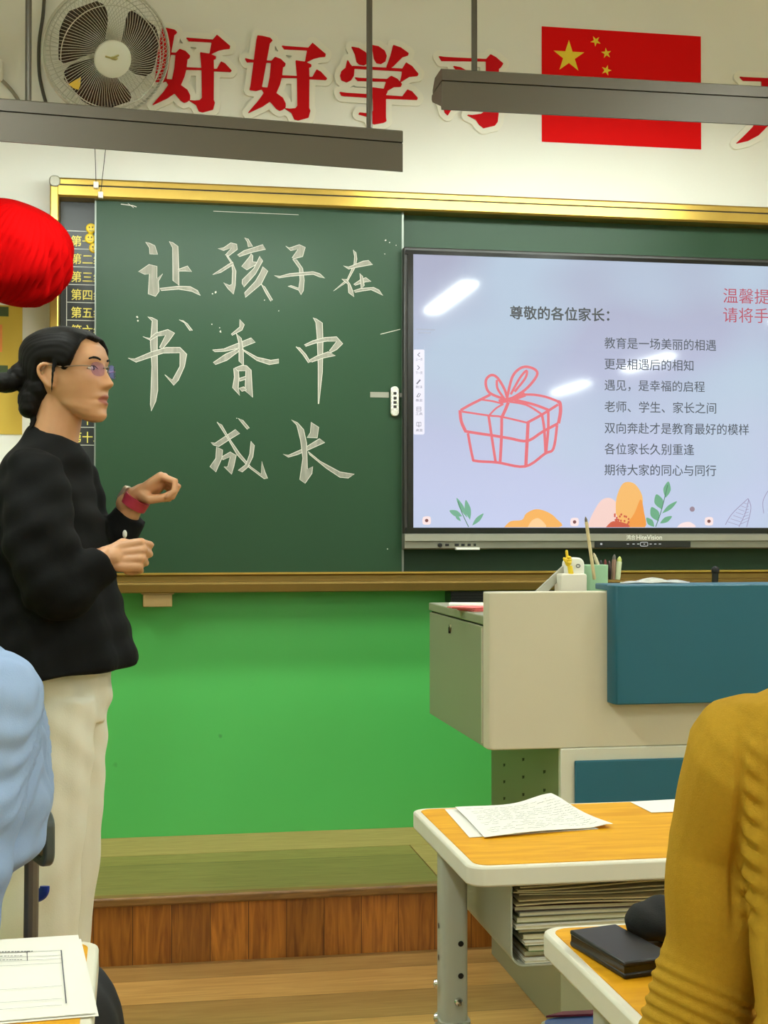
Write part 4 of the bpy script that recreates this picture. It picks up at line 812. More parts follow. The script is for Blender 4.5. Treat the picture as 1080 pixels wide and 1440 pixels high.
# blue stool, school bag, chair
bl = dep(752, 1432, 2.13)
st = thing('stool', 'blue plastic stool with a white rim behind the right-hand desks', 'stool', (bl.x + .16, bl.y - .10, 0)); zs = bl.z
MB().prism([(p[0], p[1], zs - .02) for p in rrect(bl.x, bl.y - .22, bl.x + .30, bl.y + .0, .03)], (0, 0, .02)).build('rim', WHITEP, st, True, .006)
MB().prism([(p[0], p[1], zs - .002) for p in rrect(bl.x + .007, bl.y - .213, bl.x + .293, bl.y - .007, .025)], (0, 0, .004)).build('seat', mat('blue_plastic', rgb(84, 128, 212), .4), st, False)
for dx in (.03, .27):
    for dy in (-.19, -.03): MB().tube([(bl.x + dx, bl.y + dy, 0), (bl.x + dx, bl.y + dy, zs - .018)], [.016, .013], 10).build('leg', WHITEP, st)
a = onZ(768, 1431, zs + .0035); o = MB().prism([a, a + Vector((.07, -.004, 0)), a + Vector((.09, .012, 0)), a + Vector((.03, .014, 0))], (0, 0, .003)).build('red_strip', mat('dark_red_plastic', rgb(130, 30, 56), .5), None, False, base=a); tag(o, 'dark red strip lying on the blue stool', 'strip')
# school bag hanging on the left desk
bc = Vector((-.064, 1.645, .60)); bag = thing('school_bag', 'rounded black school bag hanging beyond the corner of the lower left desk', 'bag', bc)
m = MB(); m.ball(bc, (.056, .088, .098), 22); m.ball(bc + Vector((.0, -.01, -.09)), (.058, .09, .12), 20); m.ball(bc + Vector((.012, -.03, -.05)), (.05, .07, .10), 16)
place_mesh('bag_body', remesh(m, .004, 6, lambda co, no: .002 * np.sin(co[:, 1] * 130 + 20 * co[:, 2])), mat('charcoal_nylon', rgb(24, 25, 30), .7, 0, .1, 30, .2, 600), bag)
a = bc + Vector((.060, .0, -.045)); MB().ball(a, (.012, .02, .026), 12).build('tan_tab', mat('tan_leather', rgb(196, 156, 110), .6), bag)
# ------------------------------------------------------------------ people
def skin_mat():
    m = bpy.data.materials.new('skin'); m.use_nodes = True; t = NT(m); p = t.n['Principled BSDF']; p.inputs['Roughness'].default_value = .45
    p.inputs['Subsurface Weight'].default_value = .12; p.inputs['Subsurface Radius'].default_value = (.012, .005, .003); p.inputs['Subsurface Scale'].default_value = 1.0
    at = t.new('ShaderNodeAttribute', attribute_name='lip'); b = t.mix(t.noise(25), rgb(196, 142, 102), rgb(208, 156, 116)); t.color(t.mix(at.outputs['Fac'], b, rgb(160, 80, 72))); return m
SKIN = skin_mat()
HAIRM = mat('black_hair', rgb(13, 10, 9), .6, 0, .3, 60, spec=.2)
HT = np.array([(-.112,.050,.034,.010),(-.106,.068,.016,.027),(-.095,.079,-.002,.042),(-.08,.083,-.02,.052),(-.06,.083,-.036,.056),(-.04,.085,-.055,.062),(-.02,.086,-.074,.067),(0,.086,-.086,.070),(.02,.087,-.092,.073),(.04,.087,-.096,.075),(.06,.081,-.094,.073),(.08,.063,-.082,.062),(.094,.030,-.055,.042),(.102,-.005,-.03,.014)])
def skull(phi, z, off=0.0):
    xf, xb, w = (np.interp(z, HT[:, 0], HT[:, k]) for k in (1, 2, 3)); c, s_ = math.cos(phi), math.sin(phi); mid = (xf + xb) / 2 * min(1, max(0, (xb + .06) / .08))
    q = min(1, max(0, (-z - .035) / .06)); ex, ey = .78 + .26 * q, .88 + .14 * q
    x = mid + (xf - mid + off) * c ** ex if c >= 0 else mid - (mid - xb + off) * (-c) ** .9
    y = (w + off) * math.copysign(abs(s_) ** ey, s_)
    return x, y
def face_x(y, z):
    xf, w = np.interp(z, HT[:, 0], HT[:, 1]), np.interp(z, HT[:, 0], HT[:, 3]); s_ = min(.98, (abs(y) / w) ** (1 / .88)); return xf * (1 - s_ * s_) ** .39 + face_bump(y, z)
def g_(a, s_): return math.exp(-.5 * (a / s_) ** 2)
def face_bump(y, z):
    d = 0; ay = abs(y)
    if -.040 < z < .030:
        t = (.026 - z) / .050; h = max(0, min(1, t)) ** 1.25 * .0215 * (1 if z > -.024 else max(0, 1 - ((-.024 - z) / .013) ** 2)); d += h * g_(y, .0055 + .0045 * max(0, min(1, t)))
    d += .0055 * g_(ay - .0125, .0055) * g_(z + .027, .0065)
    d += .0075 * g_(y, .017) * g_(z + .0515, .0048) + .0075 * g_(y, .016) * g_(z + .0655, .0052) - .0085 * g_(y, .017) * g_(z + .0585, .0026)
    d += .006 * g_(y, .016) * g_(z + .097, .012) - .0035 * g_(y, .018) * g_(z + .079, .006)
    d += -.0105 * g_(ay - .031, .012) * g_(z - .011, .0085) + .0065 * g_(ay - .031, .0085) * g_(z - .009, .006)
    d += .0035 * g_(ay - .030, .016) * g_(z - .029, .006) + .004 * g_(ay - .045, .016) * g_(z + .012, .014)
    return d
class Head:
    def __init__(s, o, f, up=(0, 0, 1), k=.95):
        s.o = Vector(o); s.f = Vector(f).normalized(); s.l = Vector(up).cross(s.f).normalized(); s.u = s.f.cross(s.l); s.k = k
    def p(s, x, y, z): return s.o + (s.f * x + s.l * y + s.u * z) * s.k
    def loc(s, co): 
        d = (co - np.array(s.o)) / s.k; return d @ np.array(s.f), d @ np.array(s.l), d @ np.array(s.u)
    def add(s, m):
        rings = []; n = 120
        for z in np.linspace(-.112, .102, 84):
            r = []
            for k in range(n):
                ph = 2*PI*k/n
                if k > n // 2: ph -= 2*PI
                ph = math.copysign(abs(ph / PI) ** 1.25 * PI, ph); x, y = skull(ph, z)
                if math.cos(ph) > .05: x += face_bump(y, z) * min(1, math.cos(ph) * 2.2)
                tj = min(1, max(0, (-z - .015) / .097)); zs_ = z + .34 * max(0, .072 - x) * tj * tj * (3 - 2 * tj); r.append(s.p(x, y, zs_))
            rings.append(r)
        m.loft(rings)
        for sg in (1, -1):                                          # ears
            e = lambda x, z, y=.072: s.p(-.010 + (x + .010) * .86, sg * y, -.002 + (z + .002) * .86)
            rim = [e(.004, -.012, .066), e(.006, .008, .07), (e(-.002, .023, .075)), e(-.016, .027, .082), e(-.027, .018, .086), e(-.027, .0, .083), e(-.018, -.018, .076), e(-.006, -.030, .071), e(.002, -.024, .068)]
            m.tube(smooth_line(rim, 4), .0044, 8); m.ball(e(-.008, -.002, .070), (.017, .006, .024), 12, axes=(s.f, s.l, s.u)); m.ball(e(-.003, -.026, .070), (.007, .005, .008), 10, axes=(s.f, s.l, s.u))
    def hair(s, m, line):
        a_ = np.radians([q[0] for q in line]); z_ = [q[1] for q in line]; n = 96
        def ring(t, off):
            r = []
            for k in range(n):
                ph = 2*PI*k/n; ph = ph - 2*PI if ph > PI else ph; zl = np.interp(abs(ph), a_, z_); z = zl + (.101 - zl) * t; zz = max(z, -.02)
                x, y = skull(ph, max(z, -.02) if abs(ph) > 1.9 else z, off * (min(1, .25 + t * 6)) if off > 0 else off)
                if z < -.02 and abs(ph) > 1.9: sh = 1 - (-.02 - z) * 3.2; x *= sh; y *= sh
                r.append(s.p(x, y, z + (off * .9 * t if off > 0 else off * t)))
            return r
        ts = np.linspace(0, .97, 26)
        m.loft([ring(t, -.010) for t in ts[::-1]] + [ring(t, .013) for t in ts])
def color_lips(me, head):
    n = len(me.vertices); co = np.empty(n*3); me.vertices.foreach_get('co', co); x, y, z = head.loc(co.reshape(-1, 3))
    v = np.clip(1.15 - ((np.abs(y) / .0215) ** 2 + ((z + .0585) / .0125) ** 2), 0, 1) * 1.6; v = np.where(x > .05, np.clip(v, 0, .85), 0)
    at = me.attributes.new('lip', 'FLOAT', 'POINT'); at.data.foreach_set('value', v.astype(np.float32))
def eyes(head, par, scale=1.0):
    for sg in (1, -1):
        x0 = face_x(.031, .0095)
        fwd = (head.f + head.l * sg * .18).normalized(); lat = fwd.cross(head.u)
        c = head.p(x0 - .0036, sg * .031, .0092)
        e = MB().ball(c, (.0136, .0054, .0052), 18, axes=(lat, head.u, fwd)).build('eye', mat('eye_white', rgb(206, 196, 184), .25), par)
        MB().ball(c + fwd * .0034 + lat * -.0006, (.0048, .0046, .0022), 14, axes=(lat, head.u, fwd)).build('iris', mat('dark_brown_iris', rgb(26, 16, 12), .15), e)
        m = MB(); m.tube(smooth_line([head.p(face_x(.031 + dy, .0115) + .0008 - .0012 * abs(dy) / .014, sg * (.031 + dy), .0150 - 34 * dy * dy) for dy in (-.0145, -.008, 0, .008, .0150)], 4), .0011, 6); m.build('eyelash', HAIRM, e)
        m = MB(); m.tube(smooth_line([head.p(face_x(y, z) + .0002, sg * y, z) for y, z in ((.014, .0285), (.024, .0315), (.036, .0325), (.046, .029))], 4), [.0012] + [.0025] * 8 + [.0019] * 3 + [.0008], 6, flat=.7); m.build('eyebrow', HAIRM, par)
def hand(m, Wr, a, n, side, curl, thumb, k=1.0):
    """wrist, direction to fingers, back-of-hand normal, side = +1 if the index lies towards +b = a x n"""
    Wr = Vector(Wr); a = Vector(a).normalized(); n = Vector(n); n = (n - a * n.dot(a)).normalized(); b = a.cross(n) * side
    P = lambda x, y, z: Wr + (a * x + b * y + n * z) * k
    m.capsule([P(-.03, 0, 0), P(.0, 0, 0), P(.02, 0, .0)], [.024 * k, .025 * k, .025 * k], 16)
    kn = []
    for i, (y, L) in enumerate(((.027, .082), (.009, .086), (-.010, .081), (-.027, .073))):
        K = P(L, y, .004 - .003 * (i == 3)); kn.append(K); m.capsule([P(.005, y * .55, 0), P(L * .55, y * .9, .001), K], [.015 * k, .0135 * k, .0115 * k], 12)
    m.ball(P(.042, 0, -.008), (.040 * k, .033 * k, .014 * k), 16, axes=(a, b, n))
    for i, (ls, r) in enumerate((((.041, .025, .020), .0092), ((.045, .028, .021), .0095), ((.042, .026, .020), .0090), ((.033, .020, .018), .0080))):
        p = kn[i]; ang = 0; pts = [p]
        for L, c in zip(ls, curl[i]):
            ang += math.radians(c); p = p + (a * math.cos(ang) - n * math.sin(ang)) * L * k + b * (-.0012 * (i - 1.5)); pts.append(p)
        m.capsule(pts, [r * 1.08 * k, r * 1.02 * k, r * .95 * k, r * .80 * k], 12)
    m.capsule([P(.018, .018, -.008), P(*thumb[0])], [.017 * k, .0125 * k], 12); m.capsule([P(*q) for q in thumb], [.0122 * k, .0108 * k, .0088 * k], 12)
    return P
def ringe(c, ax, ay, rx, ry, n=40, p=1.0, f=None):
    c = Vector(c); out = []
    for k in range(n):
        t = 2*PI*k/n; cx, sx = math.cos(t), math.sin(t); e = 1 + (f(t) if f else 0)
        out.append(c + Vector(ax) * (rx * e * math.copysign(abs(cx) ** p, cx)) + Vector(ay) * (ry * e * math.copysign(abs(sx) ** p, sx)))
    return out
# ---- the standing teacher
al = math.radians(17.6); TD = Vector((math.cos(al), -math.sin(al), 0)); TL = Vector((math.sin(al), math.cos(al), 0))   # facing, her left
TB = 3.0; foot = dep(60, 800, TB); teacher = thing('person', 'standing woman in black blouse, cream trousers and glasses, hands raised before the chalkboard', 'person', (foot.x, foot.y, 0))
ha = math.radians(27); hd = Head(dep(97, 531, TB), Vector((math.cos(ha), -math.sin(ha), .07)))
def T(u, v, d=TB): return dep(u, v, d)
m = MB(); hd.add(m)
m.tube([T(66, 660), T(74, 625), T(82, 588), T(86, 560)], [.075, .052, .049, .05], 24)
m.loft([ringe(T(u, v), TD, TL, rx, w, 32) for u, v, rx, w in ((70, 628, .05, .06), (66, 655, .055, .11), (62, 700, .08, .14), (65, 780, .085, .13), (75, 860, .085, .13), (86, 940, .08, .125), (92, 985, .078, .125))])
RW = T(149, 785, 2.83); LW = T(191, 699, 3.09)
m.capsule([T(42, 676, 2.87), T(62, 765, 2.83), T(84, 838, 2.81)], [.05, .045, .038], 16); m.capsule([T(84, 838, 2.81), T(118, 812, 2.81), RW], [.038, .034, .025], 16)
m.capsule([T(96, 680, 3.12), T(120, 740, 3.15), T(138, 786, 3.14)], [.040, .042, .037], 16); m.capsule([T(138, 786, 3.14), T(166, 748, 3.12), LW], [.037, .032, .024], 16)
ra = (T(200, 780, 2.83) - RW); hand(m, RW, ra, -FW + UP * .25 - RT * .1, -1, [(70, 72, 50), (82, 88, 50), (88, 92, 50), (92, 92, 50)], [(.036, .036, -.020), (.060, .032, -.034), (.078, .020, -.044)], .88)
la = (T(243, 668, 3.09) - LW); hand(m, LW, la, UP * 1.0 - RT * .35 + FW * .25, 1, [(52, 72, 45), (66, 84, 45), (74, 88, 45), (80, 90, 45)], [(.032, .030, -.034), (.062, .022, -.046), (.084, .012, -.044)], .88)
legs = [[T(82, 985, 2.94), T(75, 1080, 2.93), T(65, 1200, 2.92), T(54, 1330, 2.91), T(44, 1520, 2.91)], [T(102, 985, 3.06), T(98, 1080, 3.06), T(90, 1200, 3.05), T(80, 1330, 3.05), T(66, 1500, 3.05)]]
for L in legs: m.capsule(L, [.066, .062, .052, .050, .038], 18)
me = remesh(m, .0026, 3); color_lips(me, hd); body = place_mesh('body', me, SKIN, teacher); body['label'] = 'light skin of face, neck and hands'
eyes(hd, teacher)
# hair with a low knot
m = MB(); hd.hair(m, [(0, .070), (22, .078), (42, .066), (56, .042), (66, .016), (77, .004), (86, .024), (104, .024), (114, -.02), (130, -.062), (180, -.082)])
for (u, v, r, d) in ((34, 528, (.034, .036, .030), 3.0), (8, 538, (.036, .028, .022), 2.98), (-12, 541, (.024, .022, .019), 2.98), (46, 562, (.032, .045, .034), 2.99), (42, 574, (.024, .034, .022), 2.98), (56, 548, (.036, .048, .036), 2.99)): m.ball(T(u, v, d), r, 14)
m.capsule([T(78, 505, 2.925), T(74, 525, 2.918), T(72.5, 552, 2.915)], [.006, .0035, .0022], 8)
m.capsule([T(48, 590, 2.97), T(42, 605, 2.96)], [.008, .003], 8); m.capsule([T(112, 472, 2.99), T(127, 471, 3.02), T(139, 478, 3.03)], [.013, .009, .004], 10)
hl_ = hd
def strands(co, no): x, y, z = hl_.loc(co); return .0007 * np.sin(900 * (y + .4 * z)) * np.clip(.5 + x * 0, 0, 1)
place_mesh('hair', remesh(m, .003, 4, strands), HAIRM, teacher)
MB().tube([T(15 + 3 * math.cos(t), 534 + 13 * math.sin(t), 2.985 + .018 * math.cos(t)) for t in [2*PI*k/16 for k in range(16)]], .005, 8, close=True).build('hair_tie', BLKF, teacher)
# glasses
def lens_mat():
    m = bpy.data.materials.new('violet_coated_lens'); m.use_nodes = True; t = NT(m); t.n.remove(t.n['Principled BSDF'])
    tr = t.new('ShaderNodeBsdfTransparent'); tr.inputs[0].default_value = (.92, .87, .96, 1); gl = t.new('ShaderNodeBsdfGlossy'); gl.inputs[0].default_value = (.62, .42, .95, 1); gl.inputs['Roughness'].default_value = .08
    mx = t.new('ShaderNodeMixShader'); mx.inputs[0].default_value = .13; t.l.new(tr.outputs[0], mx.inputs[1]); t.l.new(gl.outputs[0], mx.inputs[2]); t.l.new(mx.outputs[0], t.n['Material Output'].inputs[0]); return m
LENS = lens_mat(); WIRE = mat('thin_gold_wire', rgb(150, 130, 110), .3, .8)
gg = bpy.data.objects.new('glasses', None); C.objects.link(gg); gg.parent = teacher; gg.location = (0, 0, 0)
for sg in (1, -1):
    def lp(y, z): return hd.p(.0925 - .5 * max(0, abs(y) - .012) ** 1.35, sg * y, z)
    out = [lp(.033 + (.0225 * abs(math.cos(t)) ** .75) * math.copysign(1, math.cos(t)), .006 + (.0155 * abs(math.sin(t)) ** .8) * math.copysign(1, math.sin(t))) for t in [2*PI*k/28 for k in range(28)]]
    mm = MB(); mm.prism(out, hd.f * .0016); mm.build('lens', LENS, gg, False)
    mm = MB(); mm.tube(smooth_line([lp(.055, .010), hd.p(.070, sg * .0695, .012), hd.p(.02, sg * .0765, .014), hd.p(-.006, sg * .079, .020), hd.p(-.022, sg * .080, .008)], 5), .0013, 6); mm.build('temple', WIRE, gg)
mm = MB(); mm.tube(smooth_line([hd.p(.0925, .012, .010), hd.p(.0965, 0, .013), hd.p(.0925, -.012, .010)], 5), .0013, 6); mm.build('bridge', WIRE, gg)
# blouse
BLK = mat('black_blouse_cloth', rgb(9, 9, 9), .85, 0, .2, 30, .25, 500, spec=.2)
def oval(u_f, u_b, v, w, tilt=0):
    h = .5 * (u_f - u_b) * .0015; rx = math.sqrt(max(.0009, h * h - (w * .34) ** 2)) / .94; c = T((u_f + u_b) / 2, v)
    r = ringe(c, TD, TL, rx, w, 56, 1.0, lambda t: (.03 * math.sin(9 * t) + .02 * math.sin(14 * t + 1)) * min(1, max(0, (v - 760) / 150)))
    return [p + Vector((0, 0, tilt * (p - c).dot(TD))) for p in r]
m = MB()
m.loft([oval(*q) for q in ((113, 46, 611, .056, -.36), (118, 40, 617, .062, -.34), (123, 26, 632, .10, -.22), (128, 6, 657, .160, -.1), (136, -16, 695, .185, 0), (147, -28, 740, .195, 0), (158, -34, 790, .20, 0), (170, -36, 840, .205, 0), (182, -34, 890, .215, .02), (190, -28, 925, .225, .06), (194, -24, 943, .23, .10), (191, -20, 946, .22, .10))])
m.capsule([T(50, 672, 2.87), T(56, 755, 2.815), T(74, 822, 2.80)], [.064, .074, .070], 20); m.capsule([T(74, 822, 2.80), T(98, 828, 2.80)], [.070, .060], 18)
m.tube([T(80, 826, 2.80), T(108, 818, 2.805), T(132, 800, 2.82), T(147, 789, 2.83)], [.064, .056, .043, .037], 20)
m.capsule([T(96, 668, 3.13), T(118, 735, 3.15), T(136, 780, 3.14)], [.062, .062, .055], 18); m.tube([T(136, 782, 3.14), T(158, 757, 3.12), T(172, 741, 3.11), T(183, 723, 3.105)], [.056, .050, .043, .038], 18)
def folds(co, no):
    x = (co - np.array(teacher.location)); s_ = x @ np.array(TD); z = x[:, 2]; l = x @ np.array(TL)
    return .0045 * np.sin(46 * s_ + 9 * z + 3 * np.sin(6 * z)) * np.clip((1.32 - z) * 3, .2, 1) + .003 * np.sin(60 * z + 40 * s_ + 20 * l) * np.clip((z - .95) * 5, 0, 1) + .002 * np.sin(95 * z - 60 * s_)
place_mesh('blouse', remesh(m, .006, 5, folds), BLK, teacher)
MB().ball(T(175.5, 751, 3.065), (.005, .004, .009), 10).build('cuff_button', WHITEP, teacher)
# watch on the far wrist
ax_ = (T(180, 724, 3.1) - T(204, 688, 3.09)).normalized(); wc = T(190.5, 706, 3.09); wx = ax_.orthogonal().normalized(); wy = ax_.cross(wx)
m = MB(); m.loft([[wc + ax_ * h + wx * (r * math.cos(2*PI*k/32)) + wy * (r * .86 * math.sin(2*PI*k/32)) for k in range(32)] for h, r in ((-.011, .0275), (-.011, .0315), (.011, .0315), (.011, .0275))])
wb = m.build('watch', mat('dark_pink_strap', rgb(176, 48, 70), .5), teacher); fn_ = (UP * .8 - RT * .6 + FW * .25); fn_ = (fn_ - ax_ * fn_.dot(ax_)).normalized(); fs_ = ax_.cross(fn_)
m = MB(); cc = wc + fn_ * .030; m.prism([cc + ax_ * x + fs_ * y for x, y in rrect(-.017, -.014, .017, .014, .006)], fn_ * .008); m.build('watch_case', mat('pale_watch_case', rgb(206, 190, 176), .3, .6), wb, True, .001)
# trousers, shoes
CREAM = mat('cream_denim', rgb(226, 221, 204), .85, 0, .07, 9, .3, 400)
m = MB(); m.loft([ringe(T(u, v), TD, TL, rx, w, 40) for u, v, rx, w in ((84, 905, .10, .15), (88, 945, .094, .155), (92, 985, .088, .15), (93, 1015, .075, .14))])
m.tube([T(80, 980, 2.93), T(74, 1080, 2.925), T(66, 1180, 2.915), T(56, 1290, 2.91), T(49, 1400, 2.91), T(42, 1515, 2.91)], [.080, .079, .077, .078, .082, .086], 28)
m.tube([T(104, 980, 3.06), T(99, 1080, 3.06), T(91, 1180, 3.05), T(79, 1290, 3.05), T(70, 1400, 3.05), T(62, 1498, 3.05)], [.074, .077, .077, .075, .08, .084], 28)
def creases(co, no): 
    z = co[:, 2]; x = co[:, 0]; y = co[:, 1]
    return .003 * np.sin(70 * z + 50 * x + 25 * y) * np.clip(1 - abs(z - .80) * 4, 0, 1) + .0025 * np.sin(48 * z - 60 * x) * np.clip(1 - abs(z - .5) * 4, 0, 1) + .002 * np.sin(90 * x + 60 * y + 6 * z)
place_mesh('trousers', remesh(m, .006, 4, creases), CREAM, teacher)
for c0 in (T(42, 1530, 2.91), T(62, 1512, 3.05)):
    m = MB(); c0 = Vector((c0.x, c0.y, 0)); m.loft([ringe(c0 + TD * x + Vector((0, 0, h)), TL, Vector((0, 0, 1)), w, h - .002, 20) for x, w, h in ((-.075, .012, .02), (-.065, .030, .032), (-.02, .036, .042), (.04, .038, .036), (.10, .042, .026), (.145, .034, .02), (.165, .012, .012))]); m.build('shoe', mat('dark_shoe', rgb(40, 36, 34), .5), teacher)
# ---- seated people (seen from behind or the side)
def seated(label, S, D, torso, arms, cloth, cname, hairline, headp, legm, disp, vox=.0045):
    D = Vector(D).normalized(); L = Vector((-D.y, D.x, 0)); S = Vector(S)
    r = thing('person', label, 'person', (S.x, S.y, 0)); S = Vector((S.x, S.y, 0)); h = Head(headp, D + Vector((0, 0, -.05)), k=.98); m = MB(); h.add(m)
    tp = Vector(torso[-1][0]); m.tube([tp - Vector((0, 0, .08)), tp, h.p(-.02, 0, -.07), h.p(-.015, 0, -.02)], [.034, .044, .048, .055], 20)
    m.loft([ringe(c, D, L, rx * .85, w * .85, 28) for c, rx, w in torso])
    kn = [S + D * .42 + L * s_ * .10 + Vector((0, 0, .50)) for s_ in (1, -1)]; hp = [S + L * s_ * .085 + Vector((0, 0, .52)) for s_ in (1, -1)]; ft = [S + D * .44 + L * s_ * .11 + Vector((0, 0, .06)) for s_ in (1, -1)]
    for q in (0, 1): m.capsule([hp[q], kn[q]], [.075, .055], 14); m.capsule([kn[q], ft[q]], [.052, .035], 14)
    for pts, rad, hn in arms:
        m.capsule(pts, [q * .8 for q in rad], 14); hand(m, pts[-1], Vector(pts[-1]) - Vector(pts[-2]), hn[0], hn[1], [(25, 35, 25)] * 4, [(.04, .036, -.014), (.066, .034, -.02), (.086, .026, -.022)], .92)
    me = remesh(m, .0045, 4); color_lips(me, h); place_mesh('body', me, SKIN, r); eyes(h, r)
    m = MB(); h.hair(m, hairline); m.ball(h.p(-.07, 0, -.05), (.05, .06, .07), 16, axes=(h.f, h.l, h.u)); place_mesh('hair', remesh(m, .004, 4), HAIRM, r)
    m = MB(); m.loft([ringe(c, D, L, rx, w, 44) for c, rx, w in torso])
    for pts, rad, hn in arms: 
        P = [Vector(p) for p in pts]; e = P[-1] + (P[-2] - P[-1]).normalized() * .04; m.capsule(P[:-1], rad[:-1], 20); m.tube([P[-2], (P[-2] + e) / 2, e], [rad[-2], (rad[-2] + rad[-1]) / 2, rad[-1]], 18)
    place_mesh(cname, remesh(m, vox, 4, disp), cloth, r)
    m = MB()
    m.loft([ringe(S + Vector((0, 0, z)), D, L, rx, w, 28) for z, rx, w in ((.455, .11, .16), (.48, .135, .175), (.56, .13, .175), (.62, .12, .17))])
    for q in (0, 1): m.capsule([hp[q], kn[q]], [.088, .068], 16); m.tube([kn[q], (kn[q] + ft[q]) / 2, ft[q] + Vector((0, 0, .03))], [.068, .062, .058], 16)
    place_mesh('trousers', remesh(m, .007, 4), legm, r)
    for q in (0, 1):
        c0 = Vector((ft[q].x, ft[q].y, 0)); m = MB(); m.loft([ringe(c0 + D * x + Vector((0, 0, hh)), L, Vector((0, 0, 1)), w, hh - .002, 16) for x, w, hh in ((-.07, .012, .02), (-.06, .030, .032), (-.02, .036, .042), (.04, .038, .034), (.10, .042, .026), (.15, .034, .02), (.165, .012, .012))]); m.build('shoe', MATS['dark_shoe'], r)
    return r, h
HLN = [(0, .066), (25, .07), (45, .055), (60, .02), (75, -.02), (90, -.04), (110, -.06), (140, -.085), (180, -.09)]
BTR = mat('black_trousers', rgb(18, 18, 22), .8, 0, .15, 30, .2, 500)
# blue shirt, lower left
BD = Vector((-.94, -.34, 0)).normalized(); BL = Vector((-BD.y, BD.x, 0))
def blue_disp(co, no):
    z = co[:, 2]; s_ = co[:, 0] * .94 + co[:, 1] * .34; l = co[:, 0] * BL.x + co[:, 1] * BL.y
    return .0032 * np.sin(150 * z + 22 * np.sin(30 * l) + 30 * s_) * np.clip(1 - abs(z - .93) * 8, 0, 1) + .004 * np.sin(75 * z + 26 * l + 40 * s_) * np.clip(1 - abs(z - .78) * 5, 0, 1) + .0015 * np.sin(60 * z + 100 * l)
bx = Vector((-.240, 1.90, .016))
tor = [(bx + Vector((-.045, 0, .50)), .105, .16), (bx + Vector((-.047, 0, .62)), .10, .16), (bx + Vector((-.042, 0, .70)), .100, .165), (bx + Vector((-.022, 0, .735)), .106, .17), (bx + Vector((.004, 0, .77)), .116, .175), (bx + Vector((.012, 0, .81)), .120, .178), (bx + Vector((.014, 0, .89)), .112, .186), (bx + Vector((.012, 0, .96)), .10, .18), (bx + Vector((0, 0, 1.0)), .085, .15), (bx + Vector((-.02, 0, 1.035)), .062, .085), (bx + Vector((-.035, 0, 1.07)), .052, .056)]
sh = bx + BL * .185 + Vector((.015, 0, .965)); shr = bx - BL * .185 + Vector((0, 0, .965))
arm_l = ([sh, sh + Vector((-.025, .005, -.15)), sh + Vector((-.045, .01, -.275)), sh + BD * .24 + Vector((-.02, .02, -.36))], [.060, .056, .05, .036], (Vector((0, 0, 1)) + BL * .3, -1))
arm_r = ([shr, shr + Vector((-.02, 0, -.15)), shr + Vector((-.03, 0, -.27)), shr + BD * .24 + BL * .06 + Vector((0, 0, -.36))], [.06, .055, .05, .036], (Vector((0, 0, 1)) - BL * .3, 1))
SHIRT = mat('light_blue_shirt', rgb(154, 178, 220), .75, 0, .04, 12, .2, 600)
blue, bh = seated('seated person in a light blue shirt at the left edge, leaning back in a chair', bx, BD, tor, [arm_l, arm_r], SHIRT, 'shirt', HLN, bx + Vector((-.07, -.01, 1.20)), BTR, blue_disp)
# their chair
CHG = mat('dark_grey_chair_plastic', rgb(84, 90, 86), .4); CHW = wood('pale_chair_plywood', rgb(206, 176, 112), rgb(222, 196, 136), (2, 2, 20), 4, .4)
cc = Vector((-.152, 2.0, 0)); cd = BD; cl = BL
ch = thing('chair', 'school chair with grey backrest frame under the blue-shirted person', 'chair', (cc.x, cc.y, 0))
def cpt(s_, f, z): return cc + cl * s_ + cd * f + Vector((0, 0, z))
fr = [(p[0], p[1]) for p in rrect(-.13, .746, .13, .818, .02, 5)]; inn = [(p[0], p[1]) for p in rrect(-.119, .757, .119, .807, .012, 5)]
m = MB(); n_ = len(fr); vs_ = []
for off in (-.007, .007): vs_ += [cpt(x, off - .25 * x * x, z) for x, z in fr] + [cpt(x, off - .25 * x * x, z) for x, z in inn]
fs_2 = []
for k in range(n_):
    j = (k + 1) % n_; fs_2 += [(k, j, n_ + j, n_ + k), (2*n_ + k, 3*n_ + k, 3*n_ + j, 2*n_ + j), (k, 2*n_ + k, 2*n_ + j, j), (n_ + k, n_ + j, 3*n_ + j, 3*n_ + k)]
m.add(vs_, fs_2); m.build('backrest_frame', CHG, ch, True, .003)
m = MB(); m.grid(lambda u, v: cpt(-.122 + .244 * u, .0 - .25 * (-.122 + .244 * u) ** 2, .754 + .056 * v), 10, 2); m.build('backrest_panel', CHW, ch)
CHP = mat('grey_brown_chair_tube', rgb(120, 108, 94), .4, .3)
MB().tube(smooth_line([cpt(.02, .03, .41), cpt(.02, -.004, .50), cpt(.02, -.010, .60), cpt(.02, -.012, .79)], 4), .0098, 10).build('back_post', CHP, ch)
for s_ in (-.14, .14):
    for f_ in (.03, .33): MB().tube([cpt(s_ * 1.05, f_, 0), cpt(s_, f_, .42)], .0115, 10).build('leg', CHP, ch)
MB().prism([cpt(p[0], p[1], .418) for p in rrect(-.17, .0, .17, .36, .04)], (0, 0, .016)).build('seat', CHW, ch, True, .004)
m = MB(); a0 = cpt(-.12, -.02, .60); hk = [dep(36, 1262, 1.99), dep(46, 1262, 1.985), dep(57, 1258, 1.98), dep(62.5, 1252, 1.975), dep(63, 1246, 1.975)]
m.tube(smooth_line(hk, 4), .0085, 10, flat=.45); m.build('bag_hook', mat('royal_blue_plastic', rgb(40, 66, 168), .4), ch)
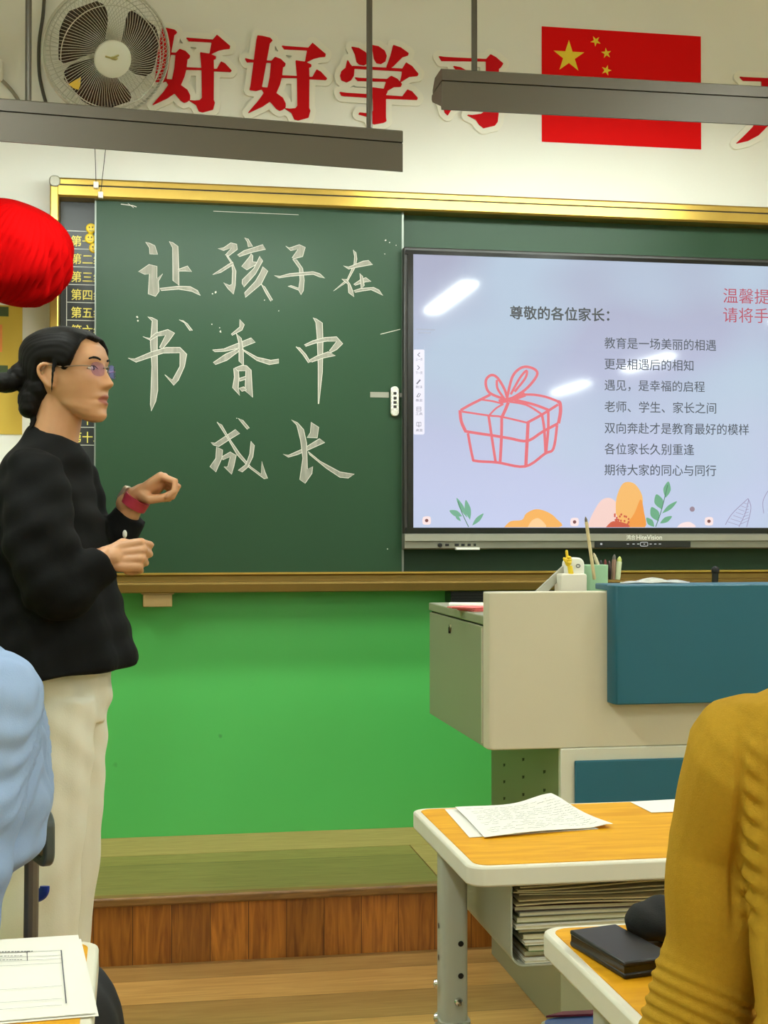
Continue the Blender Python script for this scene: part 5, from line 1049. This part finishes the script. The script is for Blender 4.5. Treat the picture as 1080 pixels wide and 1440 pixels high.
# mustard sweater, lower right
yx = Vector((.632, .965, 0)); YD = Vector((.05, 1, 0)).normalized()
tor = [(yx + Vector((0, 0, .50)), .125, .17), (yx + Vector((0, 0, .64)), .125, .165), (yx + Vector((0, .01, .78)), .125, .176), (yx + Vector((0, .02, .90)), .122, .176), (yx + Vector((0, .025, .97)), .108, .185), (yx + Vector((0, .025, 1.02)), .090, .195), (yx + Vector((0, .025, 1.052)), .066, .188), (yx + Vector((0, .02, 1.08)), .056, .115), (yx + Vector((0, .015, 1.115)), .052, .062)]
yl = Vector((.464, 1.02, 1.006)); yr = Vector((.83, .99, 1.0))
arm_l = ([yl, Vector((.450, 1.06, .937)), Vector((.461, 1.085, .85)), Vector((.455, 1.11, .772)), Vector((.575, 1.30, .785))], [.051, .036, .0390, .046, .034], (Vector((0, 0, 1)), 1))
arm_r = ([yr, yr + Vector((.02, .04, -.12)), yr + Vector((.02, .07, -.215)), Vector((.78, 1.29, .785))], [.05, .044, .042, .034], (Vector((0, 0, 1)), -1))
def knit(co, no):
    z = co[:, 2]; x = co[:, 0]; y = co[:, 1]; d = np.zeros(len(z)); left = (x < .56) & (y > .995)
    rib = np.clip((.845 - z - .4 * (x - .42)) * 60, 0, 1) * np.clip((z - .70) * 40, 0, 1); d += .0015 * np.sin((z + .45 * x + .1 * y) * 2*PI / .0115) * rib * left
    seam = x - (.453 + .35 * (y - 1.0)); fl = np.clip((1.04 - z) * 30, 0, 1) * np.clip((z - .86) * 25, 0, 1) * (no[:, 1] < .3) * np.clip((y - .955) * 40, 0, 1)
    d += 1.4 * fl * (-.0036 * np.exp(-((seam + .0095) / .003) ** 2) - .0036 * np.exp(-((seam - .0095) / .003) ** 2) + .0032 * np.exp(-(seam / .006) ** 2) * (.3 + .7 * np.sin(z * 2*PI / .017 + seam * 260)))
    d += .0016 * np.sin(60 * z + 40 * x) * np.sin(35 * x + 20 * z); return d
MUST = mat('mustard_knit', rgb(188, 146, 46), .95, 0, .10, 240, .35, 900, spec=.1); 
must, yh_ = seated('seated person in a mustard knit sweater at the right edge, seen from behind', yx, YD, tor, [arm_l, arm_r], MUST, 'sweater', HLN, yx + Vector((.0, .03, 1.25)), BTR, knit, .0026)
ms = thing('stool', 'wooden school stool under the person in the mustard sweater', 'stool', (yx.x, yx.y, 0))
MB().prism([(yx.x + p[0], yx.y + p[1], .425) for p in rrect(-.17, -.14, .17, .14, .03)], (0, 0, .022)).build('seat', CHW, ms, True, .004)
for dx in (-.14, .14):
    for dy in (-.11, .11): MB().tube([(yx.x + dx * 1.1, yx.y + dy * 1.1, 0), (yx.x + dx, yx.y + dy, .426)], .013, 10).build('leg', CHP, ms)
